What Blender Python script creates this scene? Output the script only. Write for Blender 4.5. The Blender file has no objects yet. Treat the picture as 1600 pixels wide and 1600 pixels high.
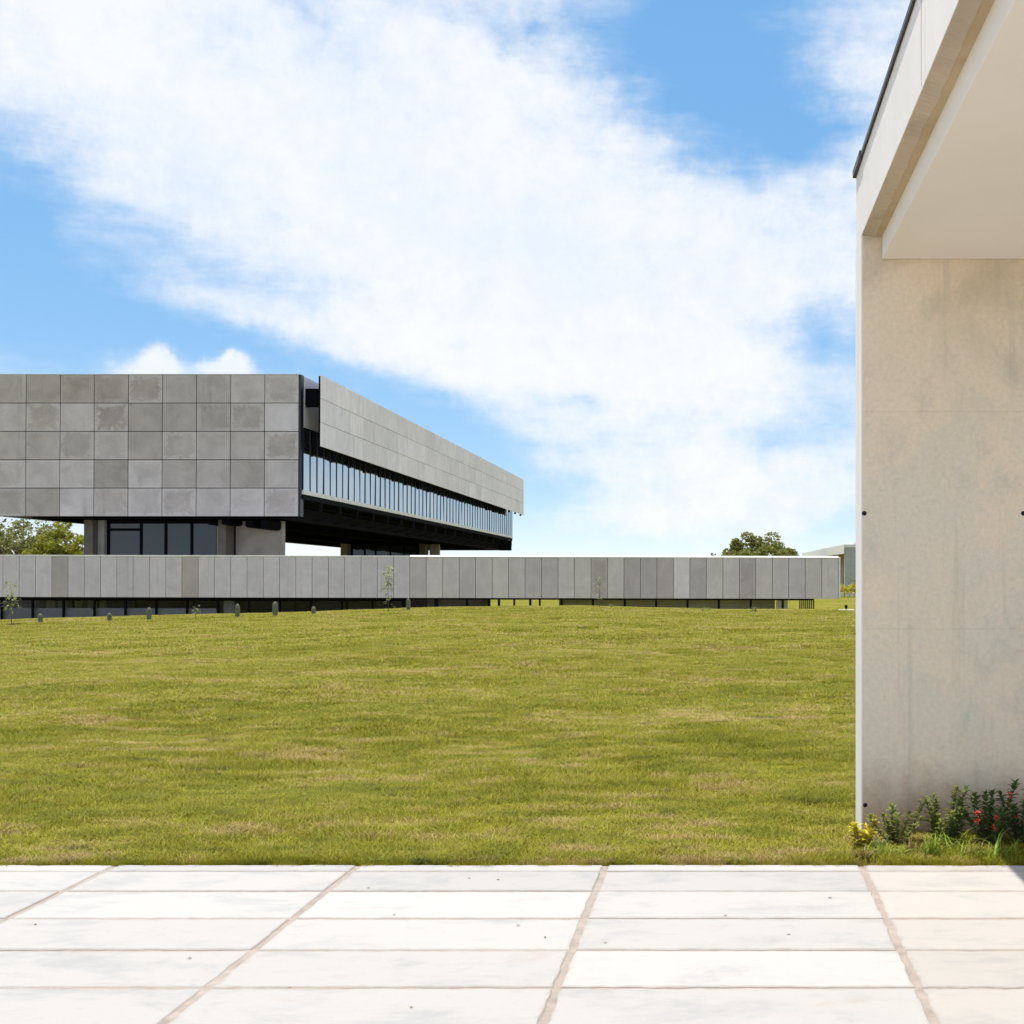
import bpy, bmesh, math, random
import numpy as np
from mathutils import Vector, Matrix

R = math.radians
rnd = random.Random(7)
scene = bpy.context.scene
COL = scene.collection

# ------------------------------------------------------------------ camera, world, sun, exposure
EYE = 1.6
F = 1800.0            # focal length in pixels of the 1600 px photograph
CX, CY = 1130.0, 890.0


def PX(px, Y):
    return (px - CX) / F * Y


def PZ(py, Y):
    return EYE + (CY - py) / F * Y


cam_d = bpy.data.cameras.new('camera')
cam = bpy.data.objects.new('camera', cam_d)
COL.objects.link(cam)
cam.location = (0, 0, EYE)
cam.rotation_euler = (R(90), 0, 0)
cam_d.sensor_width = 36
cam_d.lens = F / 1600 * 36
cam_d.shift_x = (800 - CX) / 1600
cam_d.shift_y = (CY - 800) / 1600
cam_d.clip_start = 0.05
cam_d.clip_end = 9000
scene.camera = cam

vs = scene.view_settings
vs.view_transform = 'Standard'
vs.look = 'None'
vs.gamma = 1
vs.use_curve_mapping = False
vs.exposure = 1.38
scene.render.engine = 'CYCLES'
scene.cycles.max_bounces = 8
scene.cycles.diffuse_bounces = 4
scene.cycles.use_denoising = True
scene.cycles.use_adaptive_sampling = True
scene.cycles.adaptive_threshold = 0.02
scene.cycles.sample_clamp_indirect = 8

SUN_TO = Vector((-0.19, 0.035, 1.0)).normalized()
sun_d = bpy.data.lights.new('sun', 'SUN')
sun_d.energy = 2.05
sun_d.angle = R(0.55)
sun_d.color = (1.0, 0.965, 0.91)
sun = bpy.data.objects.new('sun', sun_d)
COL.objects.link(sun)
sun.rotation_euler = SUN_TO.to_track_quat('Z', 'Y').to_euler()
sun.location = (-20, 10, 60)


# ---- node helpers
def nd(nt, typ, props=None, **ins):
    n = nt.nodes.new(typ)
    for k, v in (props or {}).items():
        setattr(n, k, v)
    for k, v in ins.items():
        key = int(k[1:]) if (k[0] == 'i' and k[1:].isdigit()) else k.replace('_', ' ')
        s = n.inputs[key]
        if isinstance(v, bpy.types.NodeSocket):
            nt.links.new(v, s)
        else:
            s.default_value = v
    return n


def ma(nt, op, a, b=None, c=None, clamp=False):
    n = nt.nodes.new('ShaderNodeMath')
    n.operation = op
    n.use_clamp = clamp
    for i, v in enumerate((a, b, c)):
        if v is None:
            continue
        if isinstance(v, bpy.types.NodeSocket):
            nt.links.new(v, n.inputs[i])
        else:
            n.inputs[i].default_value = v
    return n.outputs[0]


def ramp(nt, val, lo, hi, a=0.0, b=1.0, smooth=True):
    n = nt.nodes.new('ShaderNodeMapRange')
    n.interpolation_type = 'SMOOTHSTEP' if smooth else 'LINEAR'
    nt.links.new(val, n.inputs[0])
    n.inputs[1].default_value = lo
    n.inputs[2].default_value = hi
    n.inputs[3].default_value = a
    n.inputs[4].default_value = b
    return n.outputs[0]


def mixc(nt, fac, a, b, blend='MIX'):
    n = nt.nodes.new('ShaderNodeMix')
    n.data_type = 'RGBA'
    n.blend_type = blend
    for s, v in ((n.inputs[0], fac), (n.inputs[6], a), (n.inputs[7], b)):
        if isinstance(v, bpy.types.NodeSocket):
            nt.links.new(v, s)
        elif isinstance(v, (int, float)):
            s.default_value = v
        else:
            s.default_value = tuple(v) + ((1,) if len(v) == 3 else ())
    return n.outputs[2]


def noise(nt, vec, scale, detail=4, rough=0.55, dim='3D', dist=0.0, w=None):
    n = nt.nodes.new('ShaderNodeTexNoise')
    n.noise_dimensions = dim
    nt.links.new(vec, n.inputs['Vector'])
    n.inputs['Scale'].default_value = scale
    n.inputs['Detail'].default_value = detail
    n.inputs['Roughness'].default_value = rough
    n.inputs['Distortion'].default_value = dist
    if w is not None:
        nt.links.new(w, n.inputs['W'])
    return n.outputs['Fac']


def mapping(nt, vec, loc=(0, 0, 0), rot=(0, 0, 0), sc=(1, 1, 1), typ='POINT'):
    n = nt.nodes.new('ShaderNodeMapping')
    n.vector_type = typ
    nt.links.new(vec, n.inputs['Vector'])
    n.inputs['Location'].default_value = loc
    n.inputs['Rotation'].default_value = rot
    n.inputs['Scale'].default_value = sc
    return n.outputs[0]


# ---- world: clear Nishita sky with a broad bank of fair-weather cloud
world = bpy.data.worlds.new('World')
scene.world = world
world.use_nodes = True
wt = world.node_tree
wt.nodes.clear()
sky = wt.nodes.new('ShaderNodeTexSky')
sky.sky_type = 'NISHITA'
sky.sun_disc = False
sky.sun_elevation = math.asin(SUN_TO.z)
sky.sun_rotation = R(280)
sky.altitude = 0
sky.air_density = 0.5
sky.dust_density = 0.0
sky.ozone_density = 0.6
tcw = wt.nodes.new('ShaderNodeTexCoord').outputs['Generated']
sep = nd(wt, 'ShaderNodeSeparateXYZ', Vector=tcw)
wx, wy, wz = sep.outputs
az = ma(wt, 'ARCTAN2', wx, wy)
el = ma(wt, 'ARCSINE', wz)
azel = nd(wt, 'ShaderNodeCombineXYZ', X=az, Y=el).outputs[0]
# a little warp so that the cloud outlines are ragged
wn = wt.nodes.new('ShaderNodeTexNoise')
wt.links.new(tcw, wn.inputs['Vector'])
wn.inputs['Scale'].default_value = 12
wn.inputs['Detail'].default_value = 5
wn.inputs['Roughness'].default_value = 0.62
warp = nd(wt, 'ShaderNodeVectorMath', {'operation': 'MULTIPLY_ADD'}, i0=wn.outputs['Color'], i1=(0.07, 0.07, 0), i2=azel).outputs[0]
warp = nd(wt, 'ShaderNodeVectorMath', {'operation': 'SUBTRACT'}, i0=warp, i1=(0.035, 0.035, 0)).outputs[0]


def A(px):
    return math.atan((px - CX) / F)


def E(px, py):
    return math.atan((CY - py) / F * math.cos(A(px)))


def blob(acc, px, py, sx, sy, ang, w):
    """soft patch of more (w>0) or less (w<0) cloud at a direction of the sky"""
    m = mapping(wt, warp, (A(px), E(px, py), 0), (0, 0, R(ang)), (sx / F, sy / F, 1), 'TEXTURE')
    g = wt.nodes.new('ShaderNodeTexGradient')
    g.gradient_type = 'QUADRATIC_SPHERE'
    wt.links.new(m, g.inputs[0])
    return ma(wt, 'MULTIPLY_ADD', g.outputs['Fac'], w, acc)


nA = noise(wt, tcw, 6.5, 8, 0.68)
nB = noise(wt, mapping(wt, tcw, rot=(0, R(32), 0), sc=(5, 5, 19)), 1.6, 4, 0.6)
nC = noise(wt, tcw, 36, 5, 0.72)
acc = ma(wt, 'ADD', 0.0, 0.11)
for b in [
    (120, 60, 520, 320, -25, .42), (480, 250, 640, 300, -33, .62), (820, 380, 640, 350, -33, .74),
    (1130, 430, 420, 260, 0, .50), (760, 90, 330, 110, -12, .40), (1010, 640, 520, 200, -12, .20),
    (1150, 775, 420, 120, 12, .40), (1340, 90, 130, 230, 70, .30), (240, 574, 100, 55, 0, 1.7), (362, 584, 50, 44, 0, 1.6),
    (330, 470, 330, 60, -14, .32), (520, 520, 300, 60, -16, .22), (900, 745, 160, 50, 0, .15),
    (1110, 80, 320, 225, -25, -1.2), (1230, 200, 160, 100, -20, -.5), (40, 420, 420, 260, -30, -1.0), (430, 570, 420, 90, -12, -.45),
    (1290, 545, 150, 160, 0, -.42), (700, 700, 330, 130, -30, -.75), (850, 770, 170, 110, 0, -.6), (920, 866, 420, 60, 0, -.75),
    (1310, 835, 150, 60, 15, -.55), (500, 50, 160, 60, -30, -.28), (420, 130, 120, 50, 20, -.22), (850, 40, 120, 40, 20, -.25),
    (440, 290, 60, 110, 0, -.22), (920, 640, 200, 80, -10, -.38), (1200, 690, 260, 70, -10, -.35), (800, 60, 120, 30, -20, -.25),
]:
    acc = blob(acc, *b)
nz = ma(wt, 'ADD', ma(wt, 'MULTIPLY', nA, 0.95), ma(wt, 'ADD', ma(wt, 'MULTIPLY', nB, 0.46), ma(wt, 'MULTIPLY', nC, 0.42)))
dens = ma(wt, 'ADD', acc, ma(wt, 'SUBTRACT', nz, 0.92))
body = ramp(wt, dens, -0.10, 0.62)
vd = ma(wt, 'ADD', acc, ma(wt, 'SUBTRACT', ma(wt, 'ADD', ma(wt, 'MULTIPLY', nB, 1.15), ma(wt, 'MULTIPLY', nC, 0.25)), 0.70))
veil = ma(wt, 'MULTIPLY', ramp(wt, vd, -0.42, 0.55), 0.80)
cl = ma(wt, 'SUBTRACT', 1.0, ma(wt, 'MULTIPLY', ma(wt, 'SUBTRACT', 1.0, ma(wt, 'MULTIPLY', body, 0.85)), ma(wt, 'SUBTRACT', 1.0, veil)))
cl = ma(wt, 'MULTIPLY', cl, 0.97)
cl_tone = ramp(wt, ma(wt, 'ADD', ma(wt, 'MULTIPLY', nA, 1.2), ma(wt, 'MULTIPLY', nC, 0.6)), 0.62, 1.12, 0.0, 1.0)
cl_col = mixc(wt, cl_tone, (0.84, 0.90, 1.0), (0.985, 0.99, 1.0))
skyg = nd(wt, 'ShaderNodeGamma', Color=sky.outputs[0], Gamma=0.22).outputs[0]
skycol = nd(wt, 'ShaderNodeHueSaturation', Color=skyg, Saturation=3.3, Value=1.85).outputs[0]
bg_sky = nd(wt, 'ShaderNodeBackground', Color=skycol, Strength=0.14)
bg_cl = nd(wt, 'ShaderNodeBackground', Color=cl_col, Strength=0.395)
mixw = nd(wt, 'ShaderNodeMixShader', i0=cl, i1=bg_sky.outputs[0], i2=bg_cl.outputs[0])
wo = nd(wt, 'ShaderNodeOutputWorld', Surface=mixw.outputs[0])
world.cycles.sampling_method = 'MANUAL'
world.cycles.sample_map_resolution = 1024


# ------------------------------------------------------------------ object helpers
def tag(o, label=None, cat=None, group=None, kind=None):
    if label:
        o['label'] = label
    if cat:
        o['category'] = cat
    if group:
        o['group'] = group
    if kind:
        o['kind'] = kind
    return o


def empty(name, loc=(0, 0, 0), parent=None):
    o = bpy.data.objects.new(name, None)
    COL.objects.link(o)
    o.location = loc
    o.empty_display_size = 0.3
    if parent:
        o.parent = parent
    return o


def obj(name, me, parent=None, loc=(0, 0, 0), mat=None, rot=None):
    o = bpy.data.objects.new(name, me)
    COL.objects.link(o)
    o.location = loc
    if rot:
        o.rotation_euler = rot
    if parent:
        o.parent = parent
    if mat and not me.materials:
        me.materials.append(mat)
    return o


_boxes = {}


def box_mesh(sx, sy, sz, mat, bevel=0.0, origin='c'):
    key = (round(sx, 4), round(sy, 4), round(sz, 4), mat.name, bevel, origin)
    if key in _boxes:
        return _boxes[key]
    bm = bmesh.new()
    bmesh.ops.create_cube(bm, size=1)
    bmesh.ops.scale(bm, vec=(sx, sy, sz), verts=bm.verts)
    if bevel:
        bmesh.ops.bevel(bm, geom=bm.edges[:], offset=bevel, segments=1, affect='EDGES', profile=0.5)
    if origin == 'b':
        bmesh.ops.translate(bm, vec=(0, 0, sz / 2), verts=bm.verts)
    me = bpy.data.meshes.new('box')
    bm.to_mesh(me)
    bm.free()
    me.materials.append(mat)
    _boxes[key] = me
    return me


def box(name, x0, x1, y0, y1, z0, z1, mat, parent=None, bevel=0.0):
    me = box_mesh(x1 - x0, y1 - y0, z1 - z0, mat, bevel)
    return obj(name, me, parent, ((x0 + x1) / 2, (y0 + y1) / 2, (z0 + z1) / 2))


class MB:
    """collects boxes, bars and polygons into one mesh"""

    def __init__(s):
        s.v, s.f = [], []

    def box(s, x0, x1, y0, y1, z0, z1):
        b = len(s.v)
        s.v += [(x, y, z) for z in (z0, z1) for y in (y0, y1) for x in (x0, x1)]
        s.f += [tuple(b + i for i in q) for q in ((0, 2, 3, 1), (4, 5, 7, 6), (0, 1, 5, 4), (2, 6, 7, 3), (0, 4, 6, 2), (1, 3, 7, 5))]

    def bar(s, p, q, w, h=None):
        h = h or w
        p, q = Vector(p), Vector(q)
        d = (q - p).normalized()
        up = Vector((0, 0, 1)) if abs(d.z) < 0.95 else Vector((0, 1, 0))
        a = d.cross(up).normalized() * (w / 2)
        c = a.cross(d).normalized() * (h / 2)
        b = len(s.v)
        for e in (p, q):
            s.v += [tuple(e - a - c), tuple(e + a - c), tuple(e + a + c), tuple(e - a + c)]
        s.f += [tuple(b + i for i in t) for t in ((0, 3, 2, 1), (4, 5, 6, 7), (0, 1, 5, 4), (1, 2, 6, 5), (2, 3, 7, 6), (3, 0, 4, 7))]

    def tube(s, pts, rads, n=7):
        rings = []
        for i, p in enumerate(pts):
            p = Vector(p)
            d = (Vector(pts[min(i + 1, len(pts) - 1)]) - Vector(pts[max(i - 1, 0)])).normalized()
            up = Vector((0, 0, 1)) if abs(d.z) < 0.9 else Vector((1, 0, 0))
            a = d.cross(up).normalized()
            c = a.cross(d).normalized()
            b = len(s.v)
            for k in range(n):
                t = 2 * math.pi * k / n
                s.v.append(tuple(p + (a * math.cos(t) + c * math.sin(t)) * rads[i]))
            rings.append(b)
        for r0, r1 in zip(rings, rings[1:]):
            for k in range(n):
                k2 = (k + 1) % n
                s.f.append((r0 + k, r0 + k2, r1 + k2, r1 + k))
        s.f.append(tuple(rings[-1] + k for k in range(n)))
        s.f.append(tuple(rings[0] + k for k in reversed(range(n))))

    def mesh(s, mat, smooth=False):
        me = bpy.data.meshes.new('m')
        me.from_pydata(s.v, [], s.f)
        me.materials.append(mat)
        if smooth:
            for p in me.polygons:
                p.use_smooth = True
        me.update()
        return me

    def build(s, name, mat, parent=None, loc=(0, 0, 0), smooth=False):
        return obj(name, s.mesh(mat, smooth), parent, loc)


# ------------------------------------------------------------------ materials
def new_mat(name):
    m = bpy.data.materials.new(name)
    m.use_nodes = True
    nt = m.node_tree
    nt.nodes.clear()
    out = nt.nodes.new('ShaderNodeOutputMaterial')
    bs = nt.nodes.new('ShaderNodeBsdfPrincipled')
    nt.links.new(bs.outputs[0], out.inputs[0])
    return m, nt, bs, out


def setc(nt, bs, key, v):
    if isinstance(v, bpy.types.NodeSocket):
        nt.links.new(v, bs.inputs[key])
    elif isinstance(v, (int, float)):
        bs.inputs[key].default_value = v
    else:
        bs.inputs[key].default_value = tuple(v) + (1,)


def bump(nt, bs, h, strength=0.3, dist=0.01):
    b = nd(nt, 'ShaderNodeBump', Height=h, Strength=strength, Distance=dist)
    nt.links.new(b.outputs[0], bs.inputs['Normal'])


def plain(name, col, rough=0.6, metal=0.0, var=0.12, scale=3.0, spec=0.5):
    m, nt, bs, _ = new_mat(name)
    tc = nt.nodes.new('ShaderNodeTexCoord').outputs['Object']
    n = noise(nt, tc, scale, 5)
    k = ramp(nt, n, 0.25, 0.75, 1 - var, 1 + var, False)
    c = nd(nt, 'ShaderNodeVectorMath', {'operation': 'SCALE'}, i0=col, Scale=k).outputs[0]
    setc(nt, bs, 'Base Color', c)
    setc(nt, bs, 'Roughness', rough)
    setc(nt, bs, 'Metallic', metal)
    setc(nt, bs, 'Specular IOR Level', spec)
    return m


def panel_mat(name, base, edge_amt, stain, lightc, scale=0.7, axes='xz', streak=0.0):
    """precast concrete panel: own tone (object colour), cloudy stains, pale bloom along its edges"""
    m, nt, bs, _ = new_mat(name)
    tc = nt.nodes.new('ShaderNodeTexCoord')
    oi = nt.nodes.new('ShaderNodeObjectInfo')
    off = nd(nt, 'ShaderNodeVectorMath', {'operation': 'SCALE'}, i0=(37.0, 91.0, 53.0), Scale=oi.outputs['Random']).outputs[0]
    vec = nd(nt, 'ShaderNodeVectorMath', {'operation': 'ADD'}, i0=tc.outputs['Object'], i1=off).outputs[0]
    n1 = noise(nt, vec, scale, 6, 0.6, dist=0.6)
    n2 = noise(nt, vec, scale * 9, 7, 0.65)
    n3 = noise(nt, vec, scale * 2.2, 8, 0.65, dist=1.4)
    nv = noise(nt, mapping(nt, vec, sc=(4.5, 4.5, 0.35)), 1.0, 6, 0.6)
    g = nd(nt, 'ShaderNodeSeparateXYZ', Vector=tc.outputs['Generated'])
    ax = {'x': g.outputs[0], 'y': g.outputs[1], 'z': g.outputs[2]}
    ds = []
    for a in axes:
        ds.append(ma(nt, 'SUBTRACT', 0.5, ma(nt, 'ABSOLUTE', ma(nt, 'SUBTRACT', ax[a], 0.5))))
    e = ma(nt, 'MINIMUM', ds[0], ds[1])
    e = ma(nt, 'ADD', e, ma(nt, 'MULTIPLY', ma(nt, 'SUBTRACT', n3, 0.5), 0.85))
    # how much bloom a panel has differs from panel to panel
    have = ramp(nt, ma(nt, 'FRACT', ma(nt, 'MULTIPLY', oi.outputs['Random'], 7.31)), 0.30, 0.95, 0.08, 1.0)
    bloom = ma(nt, 'MULTIPLY', ramp(nt, e, 0.16, 0.02), ma(nt, 'MULTIPLY', have, edge_amt))
    patch = ma(nt, 'MULTIPLY', ramp(nt, n3, 0.60, 0.68), ma(nt, 'MULTIPLY', have, edge_amt * 0.8))
    bloom = ma(nt, 'MAXIMUM', bloom, patch)
    tone = ma(nt, 'ADD', ramp(nt, n1, 0.25, 0.75, 1 - stain, 1 + stain, False), ramp(nt, n2, 0.2, 0.8, -0.06, 0.06, False))
    tone = ma(nt, 'ADD', tone, ramp(nt, nv, 0.25, 0.75, -streak, streak, False))
    wpos = nt.nodes.new('ShaderNodeNewGeometry').outputs['Position']
    run = noise(nt, mapping(nt, wpos, sc=(1.6, 1.6, 0.10)), 1.0, 5, 0.65)
    tone = ma(nt, 'ADD', tone, ramp(nt, run, 0.56, 0.74, 0.0, -0.16))
    c = mixc(nt, 1.0, base, oi.outputs['Color'], 'MULTIPLY')
    c = nd(nt, 'ShaderNodeVectorMath', {'operation': 'SCALE'}, i0=c, Scale=tone).outputs[0]
    c = mixc(nt, bloom, c, lightc)
    setc(nt, bs, 'Base Color', c)
    setc(nt, bs, 'Roughness', 0.85)
    setc(nt, bs, 'Specular IOR Level', 0.25)
    bump(nt, bs, n2, 0.25, 0.01)
    return m


M_face = panel_mat('front panel concrete', (0.50, 0.44, 0.42), 0.8, 0.20, (0.63, 0.575, 0.565))
M_screen = panel_mat('side screen concrete', (0.86, 0.785, 0.805), 0.2, 0.09, (0.86, 0.80, 0.82), axes='yz', streak=0.10)
M_low = panel_mat('parapet concrete', (0.625, 0.565, 0.615), 0.3, 0.13, (0.70, 0.65, 0.69), scale=1.3, streak=0.04)
M_coping = plain('pale coping', (0.74, 0.73, 0.71), 0.8)
M_conc = plain('grey concrete', (0.36, 0.34, 0.31), 0.85, var=0.22, scale=0.8)
M_conc_tan = plain('tan concrete', (0.42, 0.36, 0.32), 0.85, var=0.25, scale=0.9)
M_brown = plain('brown concrete', (0.16, 0.135, 0.115), 0.85, var=0.2, scale=1.2)
M_steel = plain('black steel', (0.007, 0.007, 0.010), 0.9, 0.0, 0.2, spec=0.03)
M_steel2 = plain('dark grey steel', (0.016, 0.015, 0.018), 0.9, 0.0, 0.2, spec=0.03)
M_frame = plain('graphite window frame', (0.022, 0.024, 0.03), 0.4, 0.3, 0.1)
M_sill = plain('pale sill', (0.84, 0.79, 0.75), 0.7)
M_greywall = plain('grey render', (0.34, 0.335, 0.335), 0.85)
M_white = plain('white paint', (0.78, 0.77, 0.75), 0.7, var=0.04)


def glass_mat(name, tint, gl, dark):
    m = bpy.data.materials.new(name)
    m.use_nodes = True
    nt = m.node_tree
    nt.nodes.clear()
    out = nt.nodes.new('ShaderNodeOutputMaterial')
    oi = nt.nodes.new('ShaderNodeObjectInfo')
    tc = nt.nodes.new('ShaderNodeTexCoord').outputs['Object']
    vec = nd(nt, 'ShaderNodeVectorMath', {'operation': 'ADD'}, i0=tc, i1=oi.outputs['Location']).outputs[0]
    b = nd(nt, 'ShaderNodeBump', Height=noise(nt, vec, 0.6, 2), Strength=0.10, Distance=0.05)
    g = nd(nt, 'ShaderNodeBsdfGlossy', Color=tuple(tint) + (1,), Roughness=0.015, Normal=b.outputs[0])
    d = nd(nt, 'ShaderNodeBsdfDiffuse', Color=tuple(dark) + (1,))
    fr = nd(nt, 'ShaderNodeFresnel', IOR=1.5)
    fac = ma(nt, 'ADD', ma(nt, 'MULTIPLY', fr.outputs[0], 1 - gl), gl, clamp=True)
    mx = nd(nt, 'ShaderNodeMixShader', i0=fac, i1=d.outputs[0], i2=g.outputs[0])
    nt.links.new(mx.outputs[0], out.inputs[0])
    return m


M_glass = glass_mat('coated facade glass', (0.66, 0.73, 0.77), 0.70, (0.03, 0.04, 0.05))
M_glass_dark = glass_mat('dark core glass', (0.75, 0.82, 0.90), 0.02, (0.035, 0.038, 0.045))


def clear_glass(name):
    m = bpy.data.materials.new(name)
    m.use_nodes = True
    nt = m.node_tree
    nt.nodes.clear()
    out = nt.nodes.new('ShaderNodeOutputMaterial')
    g = nd(nt, 'ShaderNodeBsdfGlossy', Color=(0.22, 0.24, 0.28, 1), Roughness=0.01)
    t = nd(nt, 'ShaderNodeBsdfTransparent', Color=(0.80, 0.83, 0.86, 1))
    fr = nd(nt, 'ShaderNodeFresnel', IOR=1.5)
    mx = nd(nt, 'ShaderNodeMixShader', i0=fr.outputs[0], i1=t.outputs[0], i2=g.outputs[0])
    nt.links.new(mx.outputs[0], out.inputs[0])
    return m


M_clear = clear_glass('tinted clear glass')


# lawn colour: shared by the soil sheet and the blades, driven by place
def lawn_colour(nt, pos):
    p2 = mapping(nt, pos, rot=(0, 0, R(4)), sc=(0.36, 1.0, 0.0))
    n1 = noise(nt, p2, 0.55, 3, 0.6)
    n2 = noise(nt, p2, 4.2, 4, 0.68)
    n3 = noise(nt, mapping(nt, pos, loc=(7, 3, 0), rot=(0, 0, R(-6)), sc=(0.5, 1.7, 0.0)), 4.2, 3, 0.6)
    dry = ma(nt, 'ADD', ma(nt, 'MULTIPLY', n1, 0.42), ma(nt, 'MULTIPLY', n2, 0.78))
    dryf = ramp(nt, dry, 0.61, 0.73)
    lush = ramp(nt, dry, 0.63, 0.50)
    c = mixc(nt, lush, (0.335, 0.305, 0.024), (0.24, 0.245, 0.016))
    c = mixc(nt, ma(nt, 'MULTIPLY', dryf, 0.95), c, (0.47, 0.355, 0.135))
    c = mixc(nt, ramp(nt, n3, 0.56, 0.68, 0, 0.75), c, (0.105, 0.115, 0.012))  # thin dark streaks: shadows in the grass painted into the colour
    return c


def ground_mat():
    m, nt, bs, _ = new_mat('lawn soil')
    pos = nt.nodes.new('ShaderNodeNewGeometry').outputs['Position']
    c = lawn_colour(nt, pos)
    nf = noise(nt, mapping(nt, pos, sc=(1, 1, 0)), 14, 6, 0.7)
    c = nd(nt, 'ShaderNodeVectorMath', {'operation': 'SCALE'}, i0=c, Scale=ramp(nt, nf, 0.25, 0.75, 0.38, 0.82)).outputs[0]
    setc(nt, bs, 'Base Color', c)
    setc(nt, bs, 'Roughness', 0.95)
    setc(nt, bs, 'Specular IOR Level', 0.1)
    bump(nt, bs, nf, 0.6, 0.04)
    return m


def blade_mat(name='grass blades', fixed=None, trans=0.35):
    m, nt, bs, out = new_mat(name)
    geo = nt.nodes.new('ShaderNodeNewGeometry')
    if fixed is None:
        c = lawn_colour(nt, geo.outputs['Position'])
    else:
        c = nd(nt, 'ShaderNodeRGB').outputs[0]
        c.default_value = tuple(fixed) + (1,)
    rv = geo.outputs['Random Per Island']
    hs = nd(nt, 'ShaderNodeHueSaturation', Hue=ramp(nt, rv, 0, 1, 0.475, 0.52, False), Value=ramp(nt, rv, 0, 1, 0.7, 1.35, False), Color=c).outputs[0]
    setc(nt, bs, 'Base Color', hs)
    setc(nt, bs, 'Roughness', 0.55)
    setc(nt, bs, 'Specular IOR Level', 0.25)
    tr = nd(nt, 'ShaderNodeBsdfTranslucent', Color=hs)
    mx = nd(nt, 'ShaderNodeMixShader', i0=trans, i1=bs.outputs[0], i2=tr.outputs[0])
    nt.links.new(mx.outputs[0], out.inputs[0])
    return m


M_ground = ground_mat()
M_blade = blade_mat()
M_leaf_dark = blade_mat('glossy dark leaves', (0.085, 0.125, 0.028), 0.2)
M_leaf_mid = blade_mat('mid green leaves', (0.17, 0.195, 0.035), 0.25)
M_leaf_lime = blade_mat('pale leaves', (0.30, 0.33, 0.12), 0.3)
M_leaf_yel = blade_mat('yellow leaves', (0.56, 0.47, 0.045), 0.25)
M_leaf_red = blade_mat('red petals', (0.80, 0.09, 0.05), 0.25)
M_grass_lime = blade_mat('long grass', (0.26, 0.33, 0.04), 0.3)
M_grass_dry = blade_mat('dry weeds', (0.22, 0.15, 0.06), 0.2)
M_tree_a = blade_mat('olive tree leaves', (0.24, 0.24, 0.075), 0.35)
M_tree_b = blade_mat('yellow green tree leaves', (0.31, 0.315, 0.045), 0.35)
M_tree_c = blade_mat('dark tree leaves', (0.23, 0.235, 0.055), 0.35)
M_tree_d = blade_mat('grey bare twigs', (0.30, 0.25, 0.20), 0.1)
M_bark = plain('bark', (0.16, 0.13, 0.10), 0.9, var=0.3)


def slab_mat():
    m, nt, bs, _ = new_mat('white paving')
    tc = nt.nodes.new('ShaderNodeTexCoord')
    oi = nt.nodes.new('ShaderNodeObjectInfo')
    off = nd(nt, 'ShaderNodeVectorMath', {'operation': 'SCALE'}, i0=(37.0, 91.0, 13.0), Scale=oi.outputs['Random']).outputs[0]
    vec = nd(nt, 'ShaderNodeVectorMath', {'operation': 'ADD'}, i0=tc.outputs['Object'], i1=off).outputs[0]
    vec = mapping(nt, vec, rot=(0, 0, R(15)), sc=(1, 1.8, 1))
    n1 = noise(nt, vec, 2.0, 8, 0.68, dist=0.3)
    n2 = noise(nt, vec, 2.6, 7, 0.68, dist=0.5)
    n3 = noise(nt, vec, 55, 5, 0.7)
    n4 = noise(nt, vec, 8, 6, 0.7, dist=0.8)
    tone = ramp(nt, oi.outputs['Random'], 0, 1, 0.95, 1.03, False)
    c = mixc(nt, ramp(nt, n1, 0.46, 0.70, 0, 0.9), (0.435, 0.408, 0.38), (0.345, 0.338, 0.325))
    c = mixc(nt, ramp(nt, n2, 0.58, 0.75, 0, 0.55), c, (0.385, 0.325, 0.28))
    c = mixc(nt, ramp(nt, n4, 0.56, 0.74, 0, 0.45), c, (0.35, 0.325, 0.295))
    g = nd(nt, 'ShaderNodeSeparateXYZ', Vector=tc.outputs['Generated'])
    ex = ma(nt, 'MULTIPLY', ma(nt, 'SUBTRACT', 0.5, ma(nt, 'ABSOLUTE', ma(nt, 'SUBTRACT', g.outputs[0], 0.5))), 3.0)
    ey = ma(nt, 'SUBTRACT', 0.5, ma(nt, 'ABSOLUTE', ma(nt, 'SUBTRACT', g.outputs[1], 0.5)))
    ed = ma(nt, 'ADD', ma(nt, 'MINIMUM', ex, ey), ma(nt, 'MULTIPLY', ma(nt, 'SUBTRACT', n4, 0.5), 0.22))
    c = mixc(nt, ramp(nt, ed, 0.055, -0.01, 0, 0.6), c, (0.36, 0.30, 0.25))
    c = mixc(nt, ramp(nt, n3, 0.62, 0.72, 0, 0.35), c, (0.33, 0.29, 0.25))
    c = nd(nt, 'ShaderNodeVectorMath', {'operation': 'SCALE'}, i0=c, Scale=tone).outputs[0]
    c = mixc(nt, 1.0, c, oi.outputs['Color'], 'MULTIPLY')
    setc(nt, bs, 'Base Color', c)
    setc(nt, bs, 'Roughness', 0.75)
    setc(nt, bs, 'Specular IOR Level', 0.25)
    bump(nt, bs, ma(nt, 'ADD', n3, ma(nt, 'MULTIPLY', n4, 2.0)), 0.25, 0.004)
    return m


M_slab = slab_mat()
M_mortar = plain('sandy mortar', (0.335, 0.275, 0.23), 0.95, var=0.25, scale=14)


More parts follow.
